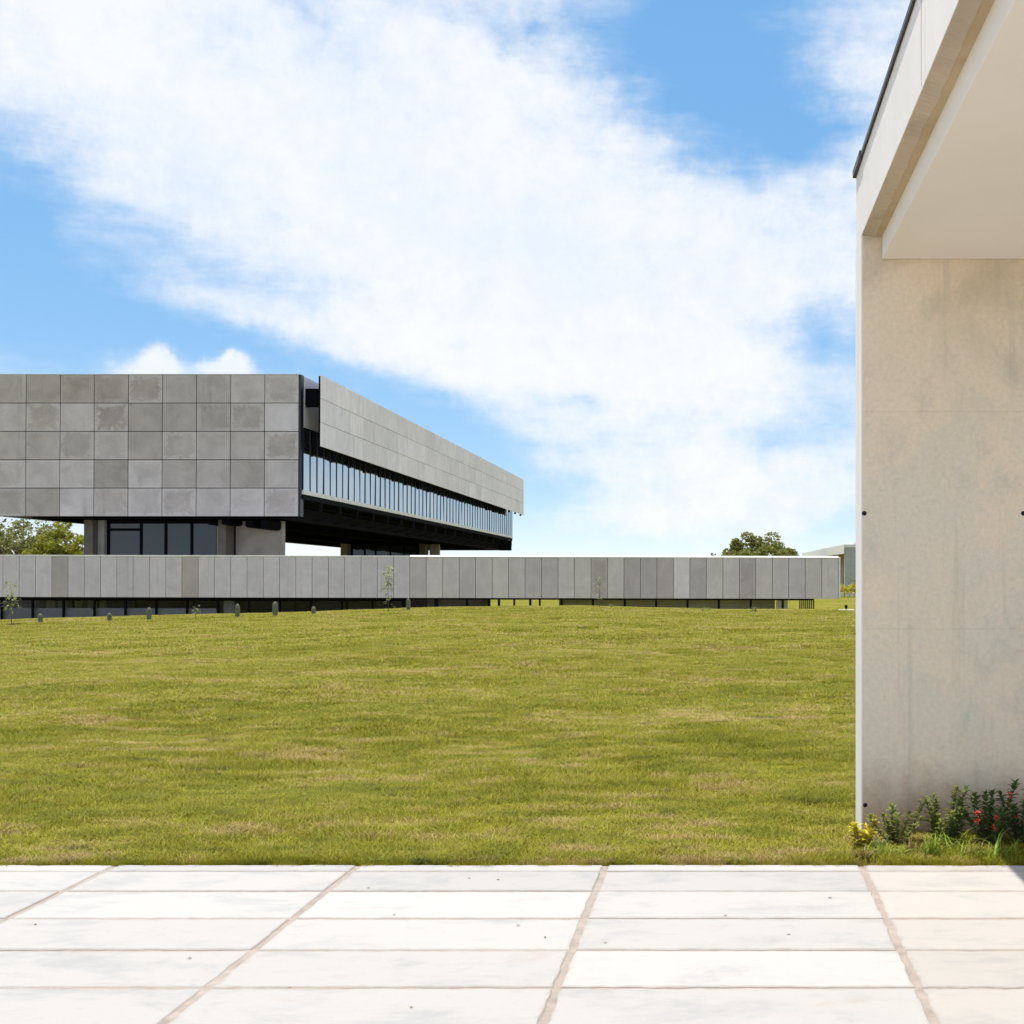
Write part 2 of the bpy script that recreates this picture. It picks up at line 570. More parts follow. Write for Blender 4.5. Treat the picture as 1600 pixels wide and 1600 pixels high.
def pier_mat():
    m, nt, bs, _ = new_mat('warm cast concrete')
    geo = nt.nodes.new('ShaderNodeNewGeometry').outputs['Position']
    sp = nd(nt, 'ShaderNodeSeparateXYZ', Vector=geo)
    n1 = noise(nt, geo, 1.5, 6, 0.6, dist=0.8)
    n2 = noise(nt, mapping(nt, geo, sc=(1, 1, 0.7)), 3.6, 8, 0.72, dist=0.4)
    n3 = noise(nt, geo, 34, 6, 0.7)
    n4 = noise(nt, geo, 90, 3, 0.6)
    c = mixc(nt, ramp(nt, n1, 0.40, 0.62), (0.82, 0.68, 0.52), (0.75, 0.66, 0.53))
    c = mixc(nt, ramp(nt, n2, 0.48, 0.75, 0, 0.55), c, (0.53, 0.50, 0.43))
    # warmer, browner patches towards the top of the wall
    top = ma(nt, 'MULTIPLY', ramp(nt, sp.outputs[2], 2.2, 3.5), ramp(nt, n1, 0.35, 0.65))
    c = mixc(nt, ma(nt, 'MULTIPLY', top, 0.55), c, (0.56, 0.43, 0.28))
    # red earth splashed up from the planting bed
    ht = ma(nt, 'ADD', sp.outputs[2], ma(nt, 'MULTIPLY', ma(nt, 'SUBTRACT', n2, 0.5), 0.9))
    c = mixc(nt, ramp(nt, ht, 0.52, 0.02, 0, 0.8), c, (0.40, 0.255, 0.18))
    c = nd(nt, 'ShaderNodeVectorMath', {'operation': 'SCALE'}, i0=c, Scale=ramp(nt, n3, 0.25, 0.75, 0.89, 1.10, False)).outputs[0]
    c = mixc(nt, ramp(nt, n4, 0.66, 0.73, 0, 0.55), c, (0.30, 0.25, 0.20))
    drip = noise(nt, mapping(nt, geo, sc=(9, 9, 0.5)), 1.0, 5, 0.65)
    c = mixc(nt, ramp(nt, drip, 0.54, 0.75, 0, 0.45), c, (0.50, 0.455, 0.375))
    setc(nt, bs, 'Base Color', c)
    setc(nt, bs, 'Roughness', 0.8)
    setc(nt, bs, 'Specular IOR Level', 0.2)
    bump(nt, bs, ma(nt, 'ADD', n3, ma(nt, 'MULTIPLY', n2, 2)), 0.2, 0.006)
    return m


def rough_mat(name, a, b, fleck, sc=(1, 1, 1)):
    m, nt, bs, _ = new_mat(name)
    geo = nt.nodes.new('ShaderNodeNewGeometry').outputs['Position']
    v = mapping(nt, geo, sc=sc)
    n1 = noise(nt, v, 2.0, 6, 0.6, dist=0.6)
    n2 = noise(nt, v, 26, 6, 0.7)
    c = mixc(nt, ramp(nt, n1, 0.35, 0.65), a, b)
    dr = noise(nt, mapping(nt, geo, sc=(5, 5, 0.4)), 1.0, 5, 0.65)
    c = mixc(nt, ramp(nt, dr, 0.55, 0.75, 0, 0.45), c, fleck)
    c = mixc(nt, ramp(nt, n2, 0.60, 0.72, 0, 0.6), c, fleck)
    setc(nt, bs, 'Base Color', c)
    setc(nt, bs, 'Roughness', 0.85)
    setc(nt, bs, 'Specular IOR Level', 0.2)
    bump(nt, bs, ma(nt, 'ADD', n2, n1), 0.3, 0.006)
    return m


M_pier = pier_mat()
M_fascia = rough_mat('sunlit pale fascia', (0.87, 0.81, 0.78), (0.83, 0.775, 0.74), (0.75, 0.695, 0.65), (1, 1, 0.4))  # pale tone of the sun-facing sides, light put into the colour
M_lip = rough_mat('raw fascia underside', (0.60, 0.48, 0.37), (0.51, 0.41, 0.315), (0.38, 0.30, 0.23))
M_slot = rough_mat('stained beam', (0.58, 0.45, 0.30), (0.49, 0.375, 0.24), (0.64, 0.53, 0.38))
M_ceil = plain('painted ceiling', (0.90, 0.82, 0.755), 0.8, var=0.03, scale=1.2)
M_flash = plain('dark metal flashing', (0.05, 0.05, 0.05), 0.45, 0.4)
M_hole = plain('dark hole', (0.012, 0.011, 0.010), 0.95)


# ------------------------------------------------------------------ ground
CREST_Y = 48.0
_cp = [(-900, 975), (0, 970), (90, 966), (240, 961), (330, 958), (460, 955), (600, 949), (700, 945), (900, 943), (1000, 945.5), (1100, 949), (1340, 949), (2600, 952)]
_cx = np.array([PX(p, CREST_Y) for p, _ in _cp])
_cz = np.array([PZ(q, CREST_Y) for _, q in _cp]) - 0.16


def sstep(a, b, x):
    t = np.clip((x - a) / (b - a), 0, 1)
    return t * t * (3 - 2 * t)


def terrain(X, Y):
    X = np.asarray(X, float)
    Y = np.asarray(Y, float)
    zc = np.interp(X * CREST_Y / np.maximum(Y, 30), _cx, _cz)
    z = zc * sstep(7, 46, Y)
    far = np.interp(Y, [48, 60, 80, 86, 92, 110, 170, 4000], [0, -2.1, -2.1, -1.15, -0.9, -0.5, -0.3, -0.3])
    z = z + (far - z) * sstep(CREST_Y, 60, Y)
    near = sstep(6.6, 10, Y) * (1 - sstep(46, 50, Y))
    z = z + near * (0.045 * np.sin(X * 0.55 + 0.35 * Y) * np.sin(Y * 0.43 + 1) + 0.02 * np.sin(X * 1.7 - Y * 0.9) + 0.012 * np.sin(X * 3.9 + Y * 2.3))
    z = np.where(Y < 6.262, -0.09, z - 0.01)
    return z


ys = np.concatenate([[-3000, -400, -60, -12, 0, 4, 6.24, 6.262, 6.40], np.arange(6.6, 30, 0.3), np.arange(30, 64, 0.5), np.arange(64, 120, 2), [130, 150, 180, 240, 400, 900, 2500, 5000]])
xs = np.concatenate([[-4000, -1200, -400, -200, -110], np.arange(-70, -25, 1.5), np.arange(-25, 20, 0.4), np.arange(20, 60, 2), [80, 120, 300, 1200, 4000]])
gx, gy = np.meshgrid(xs, ys)
gz = terrain(gx, gy)
nx, ny = len(xs), len(ys)
verts = np.stack([gx.ravel(), gy.ravel(), gz.ravel()], 1)
ii = np.arange(nx * ny).reshape(ny, nx)
faces = np.stack([ii[:-1, :-1].ravel(), ii[:-1, 1:].ravel(), ii[1:, 1:].ravel(), ii[1:, :-1].ravel()], 1)
gm = bpy.data.meshes.new('ground')
gm.from_pydata(verts.tolist(), [], faces.tolist())
gm.materials.append(M_ground)
for p in gm.polygons:
    p.use_smooth = True
ground = tag(obj('ground', gm), kind='structure')

# ------------------------------------------------------------------ paving: slabs in a mortar bed
pave = tag(box('pavement', -9.5, 9.0, -5.2, 6.238, -0.085, -0.0055, M_mortar), kind='structure')
col_x = [-8.72, -7.36, -6.0, -4.63, -3.285, -1.975, -0.637, 0.748, 2.12, 3.49, 4.86, 6.23, 7.6, 8.95]
row_y = [6.245, 6.115, 5.735, 5.285, 4.845, 4.41, 3.97]
while row_y[-1] > -3.4:
    row_y.append(row_y[-1] - 0.44)
slab_meshes = {}
for j in range(len(row_y) - 1):
    for i in range(len(col_x) - 1):
        if j > 11 and not (1 < i < 11):
            continue
        gxj, gyj = 0.031, 0.021
        x0, x1 = col_x[i] + gxj / 2, col_x[i + 1] - gxj / 2
        y1, y0 = row_y[j] - gyj / 2, row_y[j + 1] + gyj / 2
        if j == 0:
            y1 += 0.005
        w, d = round(x1 - x0, 3), round(y1 - y0, 3)
        key = (w, d, rnd.randrange(3))
        if key not in slab_meshes:
            # slab with slightly wandering, worn edges
            bm = bmesh.new()
            n = 26
            rim = []
            for sx_, sy_, ex, ey in ((-1, -1, 1, -1), (1, -1, 1, 1), (1, 1, -1, 1), (-1, 1, -1, -1)):
                k = n if sx_ != ex else 7
                for t in range(k):
                    f = t / k
                    rim.append(((sx_ + (ex - sx_) * f) * w / 2 + rnd.gauss(0, 1) * 0.003, (sy_ + (ey - sy_) * f) * d / 2 + rnd.gauss(0, 1) * 0.003))
            top = [bm.verts.new((x * (1 - 0.010 / w), y * (1 - 0.010 / d), 0)) for x, y in rim]
            mid = [bm.verts.new((x, y, -0.0045)) for x, y in rim]
            bot = [bm.verts.new((x, y, -0.06)) for x, y in rim]
            bm.faces.new(top)
            for a_, b_ in ((mid, top), (bot, mid)):
                for k in range(len(rim)):
                    k2 = (k + 1) % len(rim)
                    bm.faces.new((a_[k], a_[k2], b_[k2], b_[k]))
            me = bpy.data.meshes.new('slab')
            bm.to_mesh(me)
            bm.free()
            me.materials.append(M_slab)
            slab_meshes[key] = me
        s = obj('slab', slab_meshes[key], pave, ((x0 + x1) / 2 - pave.location.x, (y0 + y1) / 2 - pave.location.y, rnd.uniform(-0.0015, 0.0015) - pave.location.z))
        s.rotation_euler = (rnd.uniform(-1, 1) * 0.0015, rnd.uniform(-1, 1) * 0.001, rnd.uniform(-1, 1) * 0.0008)
        k = rnd.uniform(0.94, 1.05)
        warm = 0.035 if (x0 > 0.5) else 0.0
        s.color = (k, k * (1 - warm * 0.7), k * (1 - warm * 1.6), 1)

# unseen paving added behind and beside the viewer to bounce light
tag(box('bounce_terrace', -32, 14, -30, -3.86, -0.085, -0.002, M_slab), kind='structure')
tag(box('bounce_terrace', -32, -9.52, -3.85, 6.235, -0.085, -0.002, M_slab), kind='structure')
tag(box('bounce_terrace', 9.02, 14, -3.85, 6.235, -0.085, -0.002, M_slab), kind='structure')

# ------------------------------------------------------------------ the cast-concrete shelter on the right
PY = 7.0
XL = PX(1347, PY)           # outer (left) plane of wall and roof
shel = empty('concrete_shelter', (XL, PY, 0))
tag(shel, 'cast concrete shelter with tan end wall and pale sunlit roof edge, cut off at the right', 'shelter')


def sh(name, x0, x1, y0, y1, z0, z1, mat, bevel=0.0, parent=None):
    p = parent or shel
    o = box(name, x0, x1, y0, y1, z0, z1, mat, p, bevel)
    o.location -= Vector((XL, PY, 0)) if p is shel else (Vector((XL, PY, 0)) + p.location)
    return o


ZF0, ZF1 = 3.64, 4.10       # fascia bottom and top
ZC0, ZC1 = 3.486, 3.61      # dropped ceiling
wall = sh('end_wall', XL + 0.012, 2.60, PY + 0.012, PY + 0.29, -0.3, 3.63, M_pier)
for z0, z1, dy in ((-0.3, 1.2388, 0.0), (1.239, 2.5588, 0.0016), (2.559, 3.632, 0.0003)):
    sh('concrete_lift', XL + 0.004, 2.61, PY + dy, PY + 0.30, z0, z1, M_pier, 0.0016, wall)
# pale skin on the wall's outer end, its sunlit look put into the colour
sh('side_face', XL - 0.004, XL + 0.0035, PY + 0.004, PY + 0.304, -0.3, ZF0, M_fascia, 0.0, wall)
for px, py in ((1350.5, 802), (1352, 1258), (1599, 802), (1600, 1258)):
    hb = MB()
    ring = [(0.0118 * math.cos(t * math.pi / 7), 0, 0.0118 * math.sin(t * math.pi / 7)) for t in range(14)]
    hb.v = [(x, -0.0022, z) for x, _, z in ring] + [(x * 1.25, 0.003, z * 1.25) for x, _, z in ring] + [(x * .8, 0.0, z * .8) for x, _, z in ring]
    for t in range(14):
        t2 = (t + 1) % 14
        hb.f.append((t, t2, 14 + t2, 14 + t))
        hb.f.append((t, 28 + t, 28 + t2, t2))
    hb.f.append(tuple(range(28, 42)))
    hb.build('tie_hole', M_hole, wall, Vector((PX(px, PY), PY - 0.001, PZ(py, PY))) - Vector((XL, PY, 0)) - wall.location)

RY0 = -6.0                  # roof runs back over the camera's right
fas = sh('fascia', XL, XL + 0.058, RY0, PY + 0.302, ZF0, ZF1, M_fascia, 0.003)
# ragged raw underside of the fascia
lip = MB()
N = 700
pts_o, pts_i = [], []
wob = 0.0
for k in range(N + 1):
    y = RY0 + (PY - 0.001 - RY0) * k / N
    pts_o.append((XL + 0.001, y, ZF0 - 0.001 - abs(rnd.gauss(0, 0.0018))))
    wob = 0.8 * wob + rnd.gauss(0, 0.0022)
    pts_i.append((XL + 0.075 + 0.8 * wob, y, ZF0 - 0.021 - abs(rnd.gauss(0, 0.0015))))
for k in range(N + 1):
    lip.v += [pts_o[k], pts_i[k], (XL + 0.0672, pts_i[k][1], ZF0 + 0.10)]
for k in range(N):
    b = k * 3
    lip.f += [(b, b + 1, b + 4, b + 3), (b + 1, b + 2, b + 5, b + 4)]
lip.build('raw_underside', M_lip, fas, Vector((-XL, -PY, 0)) - fas.location)
# formwork joint running down the fascia
sh('stained_crack', XL - 0.0016, XL - 0.0004, 4.905, 4.911, ZF0 + 0.02, ZF1 - 0.03, M_lip, 0, fas)
sh('beam', XL + 0.067, XL + 0.30, RY0, PY - 0.002, ZF0 - 0.018, ZF1 - 0.01, M_slot)
sh('wall_head', XL + 0.0585, XL + 0.299, PY + 0.002, PY + 0.298, 3.6325, ZF1 - 0.012, M_conc)
cei = sh('ceiling', PX(1378, PY), 2.58, RY0, PY - 0.004, ZC0, ZC1 + 0.062, M_ceil, 0.004)
sh('roof_slab', XL + 0.3, 2.62, RY0 - 0.1, PY + 0.30, ZC1 + 0.066, ZF1 - 0.012, M_conc)  # unseen right edge drawn in so more light reaches the ceiling
fl = MB()
fl.box(XL - 0.012, XL + 0.25, RY0, PY + 0.31, ZF1 + 0.001, ZF1 + 0.013)
fl.box(XL - 0.016, XL - 0.006, RY0, PY + 0.314, ZF1 - 0.012, ZF1 + 0.015)
fl.box(XL - 0.022, XL + 0.01, PY - 0.05, PY + 0.318, ZF1 - 0.014, ZF1 + 0.030)
fl.build('roof_flashing', M_flash, shel, (-XL, -PY, 0))

# ------------------------------------------------------------------ long low building with the panelled parapet
LY = 70.6
SC = F / LY
low = empty('low_building', (PX(660, LY), LY, -2.2))
tag(low, 'long low building with a parapet of upright grey concrete panels above a strip of glazing', 'building')
LO = low.location
low.rotation_euler = (0, R(0.13), 0)


def lb(name, x0, x1, y0, y1, z0, z1, mat, bevel=0.0, parent=None):
    p = parent or low
    o = box(name, x0, x1, y0, y1, z0, z1, mat, p, bevel)
    o.location -= LO if p is low else (LO + p.location)
    return o


ZT, ZB = PZ(870.3, LY), PZ(934.2, LY)
xl, xr = PX(-170, LY), PX(1310, LY)
xsplit = PX(640, LY)
band = lb('parapet_wall', xl, xr - 0.03, LY + 0.09, LY + 0.34, ZB + 0.02, ZT - 0.02, M_greywall)
edges = [xsplit + k * (25.43 / SC) for k in range(-32, 1)] + [xsplit + k * (25.75 / SC) for k in range(1, 27)]
tones = {0: (.90, .88, .86), 3: (.92, .90, .88), 7: (.90, .88, .86), 8: (.90, .88, .85), 11: (.80, .77, .74), 13: (.82, .80, .77), 14: (.84, .82, .80), 15: (.86, .83, .80),
         16: (1.12, 1.11, 1.09), 17: (.86, .84, .81), 20: (.80, .77, .75), 23: (.94, .93, .93), -14: (.82, .79, .75), -22: (.82, .80, .77)}
for k in range(len(edges) - 1):
    x0, x1 = edges[k], min(edges[k + 1], xr)
    idx = k - 32
    w = round(x1 - x0 - 0.028, 2)
    me = box_mesh(w, 0.08, ZT - ZB, M_low, 0.008)
    p = obj('panel', me, band, Vector(((x0 + x1) / 2, LY + 0.04 + rnd.uniform(-.006, .006), (ZT + ZB) / 2)) - LO - band.location)
    p.rotation_euler = (0, 0, rnd.uniform(-1, 1) * (0.008 if idx >= 0 else 0.003))
    t = tones.get(idx, None)
    t = tuple(1 + (v - 1) * 1.35 for v in t) if t else None
    kk = rnd.uniform(0.95, 1.05)
    base = t if t else ((kk * .985, kk * .985, kk) if idx < 0 else (kk * .97, kk * .955, kk * .90))
    p.color = tuple(base) + (1,)
lb('coping', xl, xsplit, LY - 0.02, LY + 0.40, ZT + 0.004, ZT + 0.07, M_coping, 0.01)
cpm = MB()      # weathered coping of the right half slopes down towards the lawn
cx0, cx1 = xsplit + 0.004, xr - 0.005
for X in (cx0, cx1):
    cpm.v += [(X, LY - 0.03, ZT + 0.004), (X, LY - 0.03, ZT + 0.03), (X, LY + 0.13, ZT + 0.11), (X, LY + 0.40, ZT + 0.11), (X, LY + 0.40, ZT + 0.004)]
cpm.f = [(0, 1, 2, 3, 4), (9, 8, 7, 6, 5)] + [(k, 5 + k, 5 + (k + 1) % 5, (k + 1) % 5) for k in range(5)]
cpm.build('coping', M_white, low, -LO)
lb('end_cap', xr + 0.003, xr + 0.12, LY + 0.0, LY + 0.40, ZB, ZT + 0.05, M_coping, 0.01)
lb('roof_deck', xl, xr - 0.06, LY + 0.36, LY + 9.6, ZB + 0.10, ZB + 0.42, M_greywall)
lb('edge_beam', xl, PX(1272, LY), LY + 0.02, LY + 0.2, ZB - 0.10, ZB - 0.004, M_steel)
FL = -2.1
lb('floor_slab', xl, PX(735, LY), LY + 0.5, LY + 9.5, FL - 0.15, FL + 0.03, M_greywall)
# glazing under the left half: panes between black mullions
glz = lb('window_frame', xl, PX(640, LY), LY + 0.45, LY + 0.53, ZB - 0.22, ZB - 0.11, M_steel)
mull = [43.8 + 48.6 * k for k in range(-4, 13)]
for k, px in enumerate(mull):
    X = PX(px, LY)
    lb('mullion', X - 0.055, X + 0.055, LY + 0.42, LY + 0.54, FL + 0.03, ZB - 0.225, M_steel, 0.0, glz)
    if k < len(mull) - 1:
        X2 = PX(mull[k + 1], LY)
        lb('pane', X + 0.06, X2 - 0.06, LY + 0.475, LY + 0.49, FL + 0.03, ZB - 0.225, M_clear, 0.0, glz)
# rooms seen through the glass
M_room = plain('beige room wall', (0.85, 0.74, 0.50), 0.8)
M_roomd = plain('dark room wall', (0.32, 0.27, 0.40), 0.8)
M_roomg = plain('grey room wall', (0.68, 0.62, 0.76), 0.8)
lb('rear_wall_and_shade', xl, PX(640, LY), LY + 8.6, LY + 8.85, FL, ZB + 0.1, M_roomd)
for a, b, dy, m in ((27, 42, 3, M_room), (43, 60, 3.2, M_roomg), (78, 91, 2.6, M_room), (95, 124, 3.0, M_room), (0, 25, 4, M_roomd), (336, 352, 1.2, M_roomg), (232, 262, 5, M_roomd)):
    lb('room_partition', PX(a, LY), PX(b, LY), LY + dy, LY + dy + 0.15, FL, ZB + 0.09, m)
lb('plinth_wall', xl, PX(330, LY), LY + 0.7, LY + 0.85, FL, PZ(952, LY), M_roomg)
for px in (85, 125, 187, 277, 442, 525):
    X = PX(px, LY)
    lb('inner_post', X - 0.05, X + 0.05, LY + 2.0, LY + 2.12, FL, ZB + 0.09, M_steel)
# right half: open undercroft on posts, with walls set back
lb('rear_wall_and_shade', PX(641, LY), PX(731, LY), LY + 4.0, LY + 4.25, FL, ZB + 0.09, M_roomd)
lb('rear_wall_and_shade', PX(737, LY), PX(752, LY), LY + 2.6, LY + 2.8, FL, ZB + 0.09, M_brown)  # dark brown sheet standing in for a patch of shadow
lb('rear_wall_and_shade', PX(866, LY), PX(1213, LY), LY + 2.0, LY + 2.25, FL, ZB + 0.09, M_conc)
lb('rear_wall_and_shade', PX(1215, LY), PX(1233, LY), LY + 1.6, LY + 1.9, FL, ZB + 0.09, M_coping)
for px, w in ((606, .10), (632, .12), (681, .2), (729, .14), (763, .10), (779, .13), (803, .10), (828, .13), (843, .10), (877, .13), (926, .13), (976, .13), (1025, .13), (1074, .13), (1123, .13), (1173, .13), (1223, .13)):
    X = PX(px, LY)
    lb('post', X - w / 2, X + w / 2, LY + 0.04, LY + 0.18, FL - 0.4, ZB - 0.101, M_steel)
for k in range(8):
    X = PX(1250 + 3.1 * k, LY)
    lb('fin', X - 0.03, X + 0.03, LY + 0.06, LY + 0.3, FL - 0.4, ZB - 0.101, M_steel)

# ------------------------------------------------------------------ raised main building
BY = 82.0
S0 = F / BY                      # 21.95 px per metre at the front
H = lambda py: EYE + (CY - py) / S0     # height of a line of the front facade
bld = empty('raised_building', (PX(466, BY), BY, H(807)))
BO = bld.location.copy()
tag(bld, 'raised concrete building clad in square grey panels with a long glazed side', 'building')
bld.rotation_euler = (-math.atan(0.95 / 83), 0, 0)


def bb(name, x0, x1, y0, y1, z0, z1, mat, bevel=0.0, parent=None):
    p = parent or bld
    o = box(name, x0, x1, y0, y1, z0, z1, mat, p, bevel)
    o.location -= BO if p is bld else (BO + p.location)
    return o


def bm_build(mb, name, mat, parent=None):
    p = parent or bld
    return mb.build(name, mat, p, -BO if p is bld else -(BO + p.location))


XR = PX(466, BY)
ZT2, ZB2 = H(585), H(807)
PW, PH = 53.3 / S0, (ZT2 - ZB2) / 5
NC = 9
XLft = XR - NC * PW
front = bb('front_wall', XLft, XR - 0.03, BY + 0.12, BY + 0.5, ZB2 + 0.03, ZT2 - 0.03, M_steel2)
D, L_, P_, B_ = 0.86, 1.0, 1.10, 1.16
grid = [  # tones of the visible panels, from the right-hand corner leftwards
    [1.0, 1.08, .96, 1.0, .88, .86, .88, .93, 1.0],
    [1.22, .93, .90, .93, .92, .84, 1.10, .93, 1.12],
    [.92, 1.0, 1.0, .95, .93, 1.02, .92, .95, 1.0],
    [1.05, .90, 1.02, .94, 1.07, .86, 1.10, 1.10, 1.08],
    [.98, 1.10, 1.06, .97, 1.05, .97, 1.14, .90, .94]]
pm = box_mesh(PW - 0.05, 0.11, PH - 0.05, M_face, 0.012)
for r in range(5):
    for c in range(NC):
        xc = XR - (c + 0.5) * PW
        zc = ZT2 - (r + 0.5) * PH
        p = obj('panel', pm, front, Vector((xc, BY + 0.055 + rnd.uniform(-.008, .008), zc)) - BO - front.location)
        p.rotation_euler = (rnd.uniform(-1, 1) * 0.003, 0, rnd.uniform(-1, 1) * 0.003)
        t = 1 + (grid[r][c] - 1) * 1.3
        warm = (1.0 - t) * 0.35
        p.color = (t, t * (1 - warm * 0.3), t * (1 - warm), 1)
bb('corner_trim', XR + 0.002, XR + 0.14, BY + 0.02, BY + 0.6, ZB2, ZT2 + 0.02, M_frame)
bb('roof_edge', XLft, XR, BY + 0.0, BY + 0.55, ZT2 + 0.003, ZT2 + 0.06, M_coping)

# body: roof and upper side wall behind the screen
YE = 164.0
XG = PX(470, BY)                 # glazing plane of the long side
ZS, ZG1 = H(765), H(668)
bb('left_wall', XLft + 0.02, XLft + 0.3, BY + 0.52, YE - 0.31, ZB2 + 0.05, ZT2 - 0.05, M_greywall)
bb('roof', XLft + 0.31, XG - 0.1, BY + 0.56, YE, ZT2 - 0.7, ZT2 - 0.45, M_greywall)
bb('upper_wall', XG - 0.3, XG - 0.02, BY + 0.61, YE, ZG1 + 0.08, ZT2 - 0.02, M_screen)
bb('floor_plate', XLft + 0.31, XG - 0.05, BY + 0.56, YE, ZS - 0.55, ZS - 0.20, M_steel)
bb('end_wall', XLft + 0.31, XG - 0.32, YE - 0.3, YE, ZS - 0.2, ZT2 - 0.75, M_steel)
bb('inner_partition', XG - 6.3, XG - 6.0, BY + 0.6, YE - 0.4, ZS - 0.2, ZT2 - 0.75, M_roomd)
# glazing
glaz = bb('side_glazing', XG - 0.12, XG + 0.10, BY + 0.3, YE + 0.05, ZS - 0.30, ZS, M_sill)
bb('lower_edge', XG - 0.10, XG + 0.05, BY + 0.3, YE + 0.02, ZS - 0.66, ZS - 0.305, M_steel2, 0, glaz)
bb('head', XG - 0.1, XG + 0.04, BY + 0.62, YE, ZG1, ZG1 + 0.078, M_steel, 0, glaz)
NP = 57
pit = (YE - BY - 0.4) / NP
gme = box_mesh(0.02, pit - 0.065, ZG1 - ZS - 0.01, M_glass)
mme = box_mesh(0.07, 0.06, ZG1 - ZS - 0.005, M_frame)
for k in range(NP):
    y = BY + 0.4 + k * pit
    pn = obj('pane', gme, glaz, Vector((XG - 0.02, y + pit / 2, (ZS + ZG1) / 2)) - BO - glaz.location)
    pn.rotation_euler = (0, rnd.gauss(0, .004), rnd.gauss(0, .005))
    obj('mullion', mme, glaz, Vector((XG + 0.0, y, (ZS + ZG1) / 2)) - BO - glaz.location)
obj('mullion', mme, glaz, Vector((XG, YE, (ZS + ZG1) / 2)) - BO - glaz.location)
# hung screen of concrete panels
XS = PX(501.5, BY)
ZS0, ZS1 = H(697.5), H(585)
YS1 = 165.2
screen = bb('screen_frame', XS - 0.22, XS - 0.09, BY + 0.06, YS1 - 0.1, ZS0 + 0.08, ZS1 - 0.08, M_steel)
ns = 26
pl = (YS1 - BY) / ns
sh3 = (ZS1 - ZS0) / 3
sme = box_mesh(0.08, pl - 0.022, sh3 - 0.035, M_screen, 0.008)
for r in range(3):
    for k in range(ns):
        p = obj('panel', sme, screen, Vector((XS - 0.04 + rnd.uniform(-.004, .004), BY + (k + .5) * pl, ZS0 + (r + .5) * sh3)) - BO - screen.location)
        t = rnd.choice((0.93, 0.97, 1.0, 1.0, 1.03, 1.06))
        p.color = (t, t, t, 1)
for k in range(20):
    y = BY + 0.9 + k * 4.3
    m = MB()
    m.box(XG + 0.02, XS - 0.225, y - 0.12, y + 0.12, H(633), H(604))
    m.box(XS - 0.45, XS - 0.225, y - 0.12, y + 0.12, ZS0 - 0.15, H(600))
    bm_build(m, 'hanger', M_steel, screen)

# underside: chords, cross beams and brackets in black steel
ZCH = H(809.5)
XI = -49.4
und = bb('underside_deck', XI - 0.3, XG - 0.4, BY + 0.7, YE - 0.3, ZS - 0.70, ZS - 0.56, M_steel)
for k, X in enumerate((PX(428, BY), -38.0, -44.0, XI)):
    m = MB()
    m.box(X - 0.2, X + 0.2, BY + 0.7, YE - 0.05, ZCH, ZCH + 0.22)
    m.box(X - 0.05, X + 0.05, BY + 0.7, YE - 0.05, ZCH + 0.22, ZS - 0.71)
    bm_build(m, 'chord', M_steel2 if k == 0 else M_steel, und)
for k in range(19):
    y = BY + 4.2 + k * 4.3
    m = MB()
    m.bar((XG - 0.04, y, ZS - 0.3), (XG - 0.04, y, ZS - 1.35), 0.16)
    m.bar((XG - 0.04, y, ZS - 1.30), (PX(428, BY) + 0.1, y - 0.3, ZCH + 0.25), 0.14)
    m.bar((XG - 0.04, y, ZS - 1.28), (XG - 2.0, y + 1.2, ZS - 0.9), 0.10)
    bm_build(m, 'bracket', M_steel2, und)
    m = MB()
    m.box(XI, PX(428, BY) - 0.2, y - 0.1, y + 0.1, ZCH + 0.28, ZCH + 0.75)
    bm_build(m, 'cross_beam', M_steel2, und)
for k in range(46):
    y = BY + 1.2 + k * 1.75
    m = MB()
    m.box(XI, PX(428, BY) - 0.25, y, y + 0.35, ZS - 0.82, ZS - 0.705)
    bm_build(m, 'deck_rib', M_steel2, und)
m = MB()
m.box(XI, PX(428, BY) + 0.2, YE - 0.3, YE, ZCH, ZS - 0.71)
m.box(PX(428, BY) + 0.2, XG - 0.05, YE - 0.2, YE - 0.02, ZCH - 0.02, ZS - 0.63)
bm_build(m, 'end_beam', M_steel2, und)
bb('front_beam', XI, XR - 0.6, BY + 0.55, BY + 0.78, ZB2 - 0.12, ZB2 + 0.6, M_steel)


def core(y, items_px, name, top):
    """glazed concrete core carrying the raised floor; px measured on the plane at depth y"""
    root = bb(name, items_px['wall'][0], items_px['wall'][1], y + 1.5, y + 2.1, -2.3, top, M_conc_tan, 0.02)
    for (a, b, d0, d1, mt) in items_px['pillars']:
        bb('pillar', a, b, y + d0, y + d1, -2.3, top + 0.02, mt, 0.02, root)
    ms = items_px['mull']
    for a in ms:
        bb('mullion', a - 0.09, a + 0.09, y + 0.95, y + 1.12, -2.3, top, M_steel, 0, root)
    for a, b in zip(ms, ms[1:]):
        bb('pane', a + 0.095, b - 0.095, y + 1.02, y + 1.05, -2.3, top - 0.1, M_glass_dark, 0, root)
    a, b = ms[0], ms[1]
    bb('transom', a + 0.095, b - 0.095, y + 0.97, y + 1.01, PZ(828, y), PZ(824, y), M_steel, 0, root)
    bb('back', ms[0] - 0.3, ms[-1] + 0.3, y + 3.5, y + 3.7, -2.3, top, M_roomd, 0, root)
    bb('head', ms[0], ms[-1], y + 0.9, y + 0.945, top - 0.22, top, M_steel, 0, root)
    return root


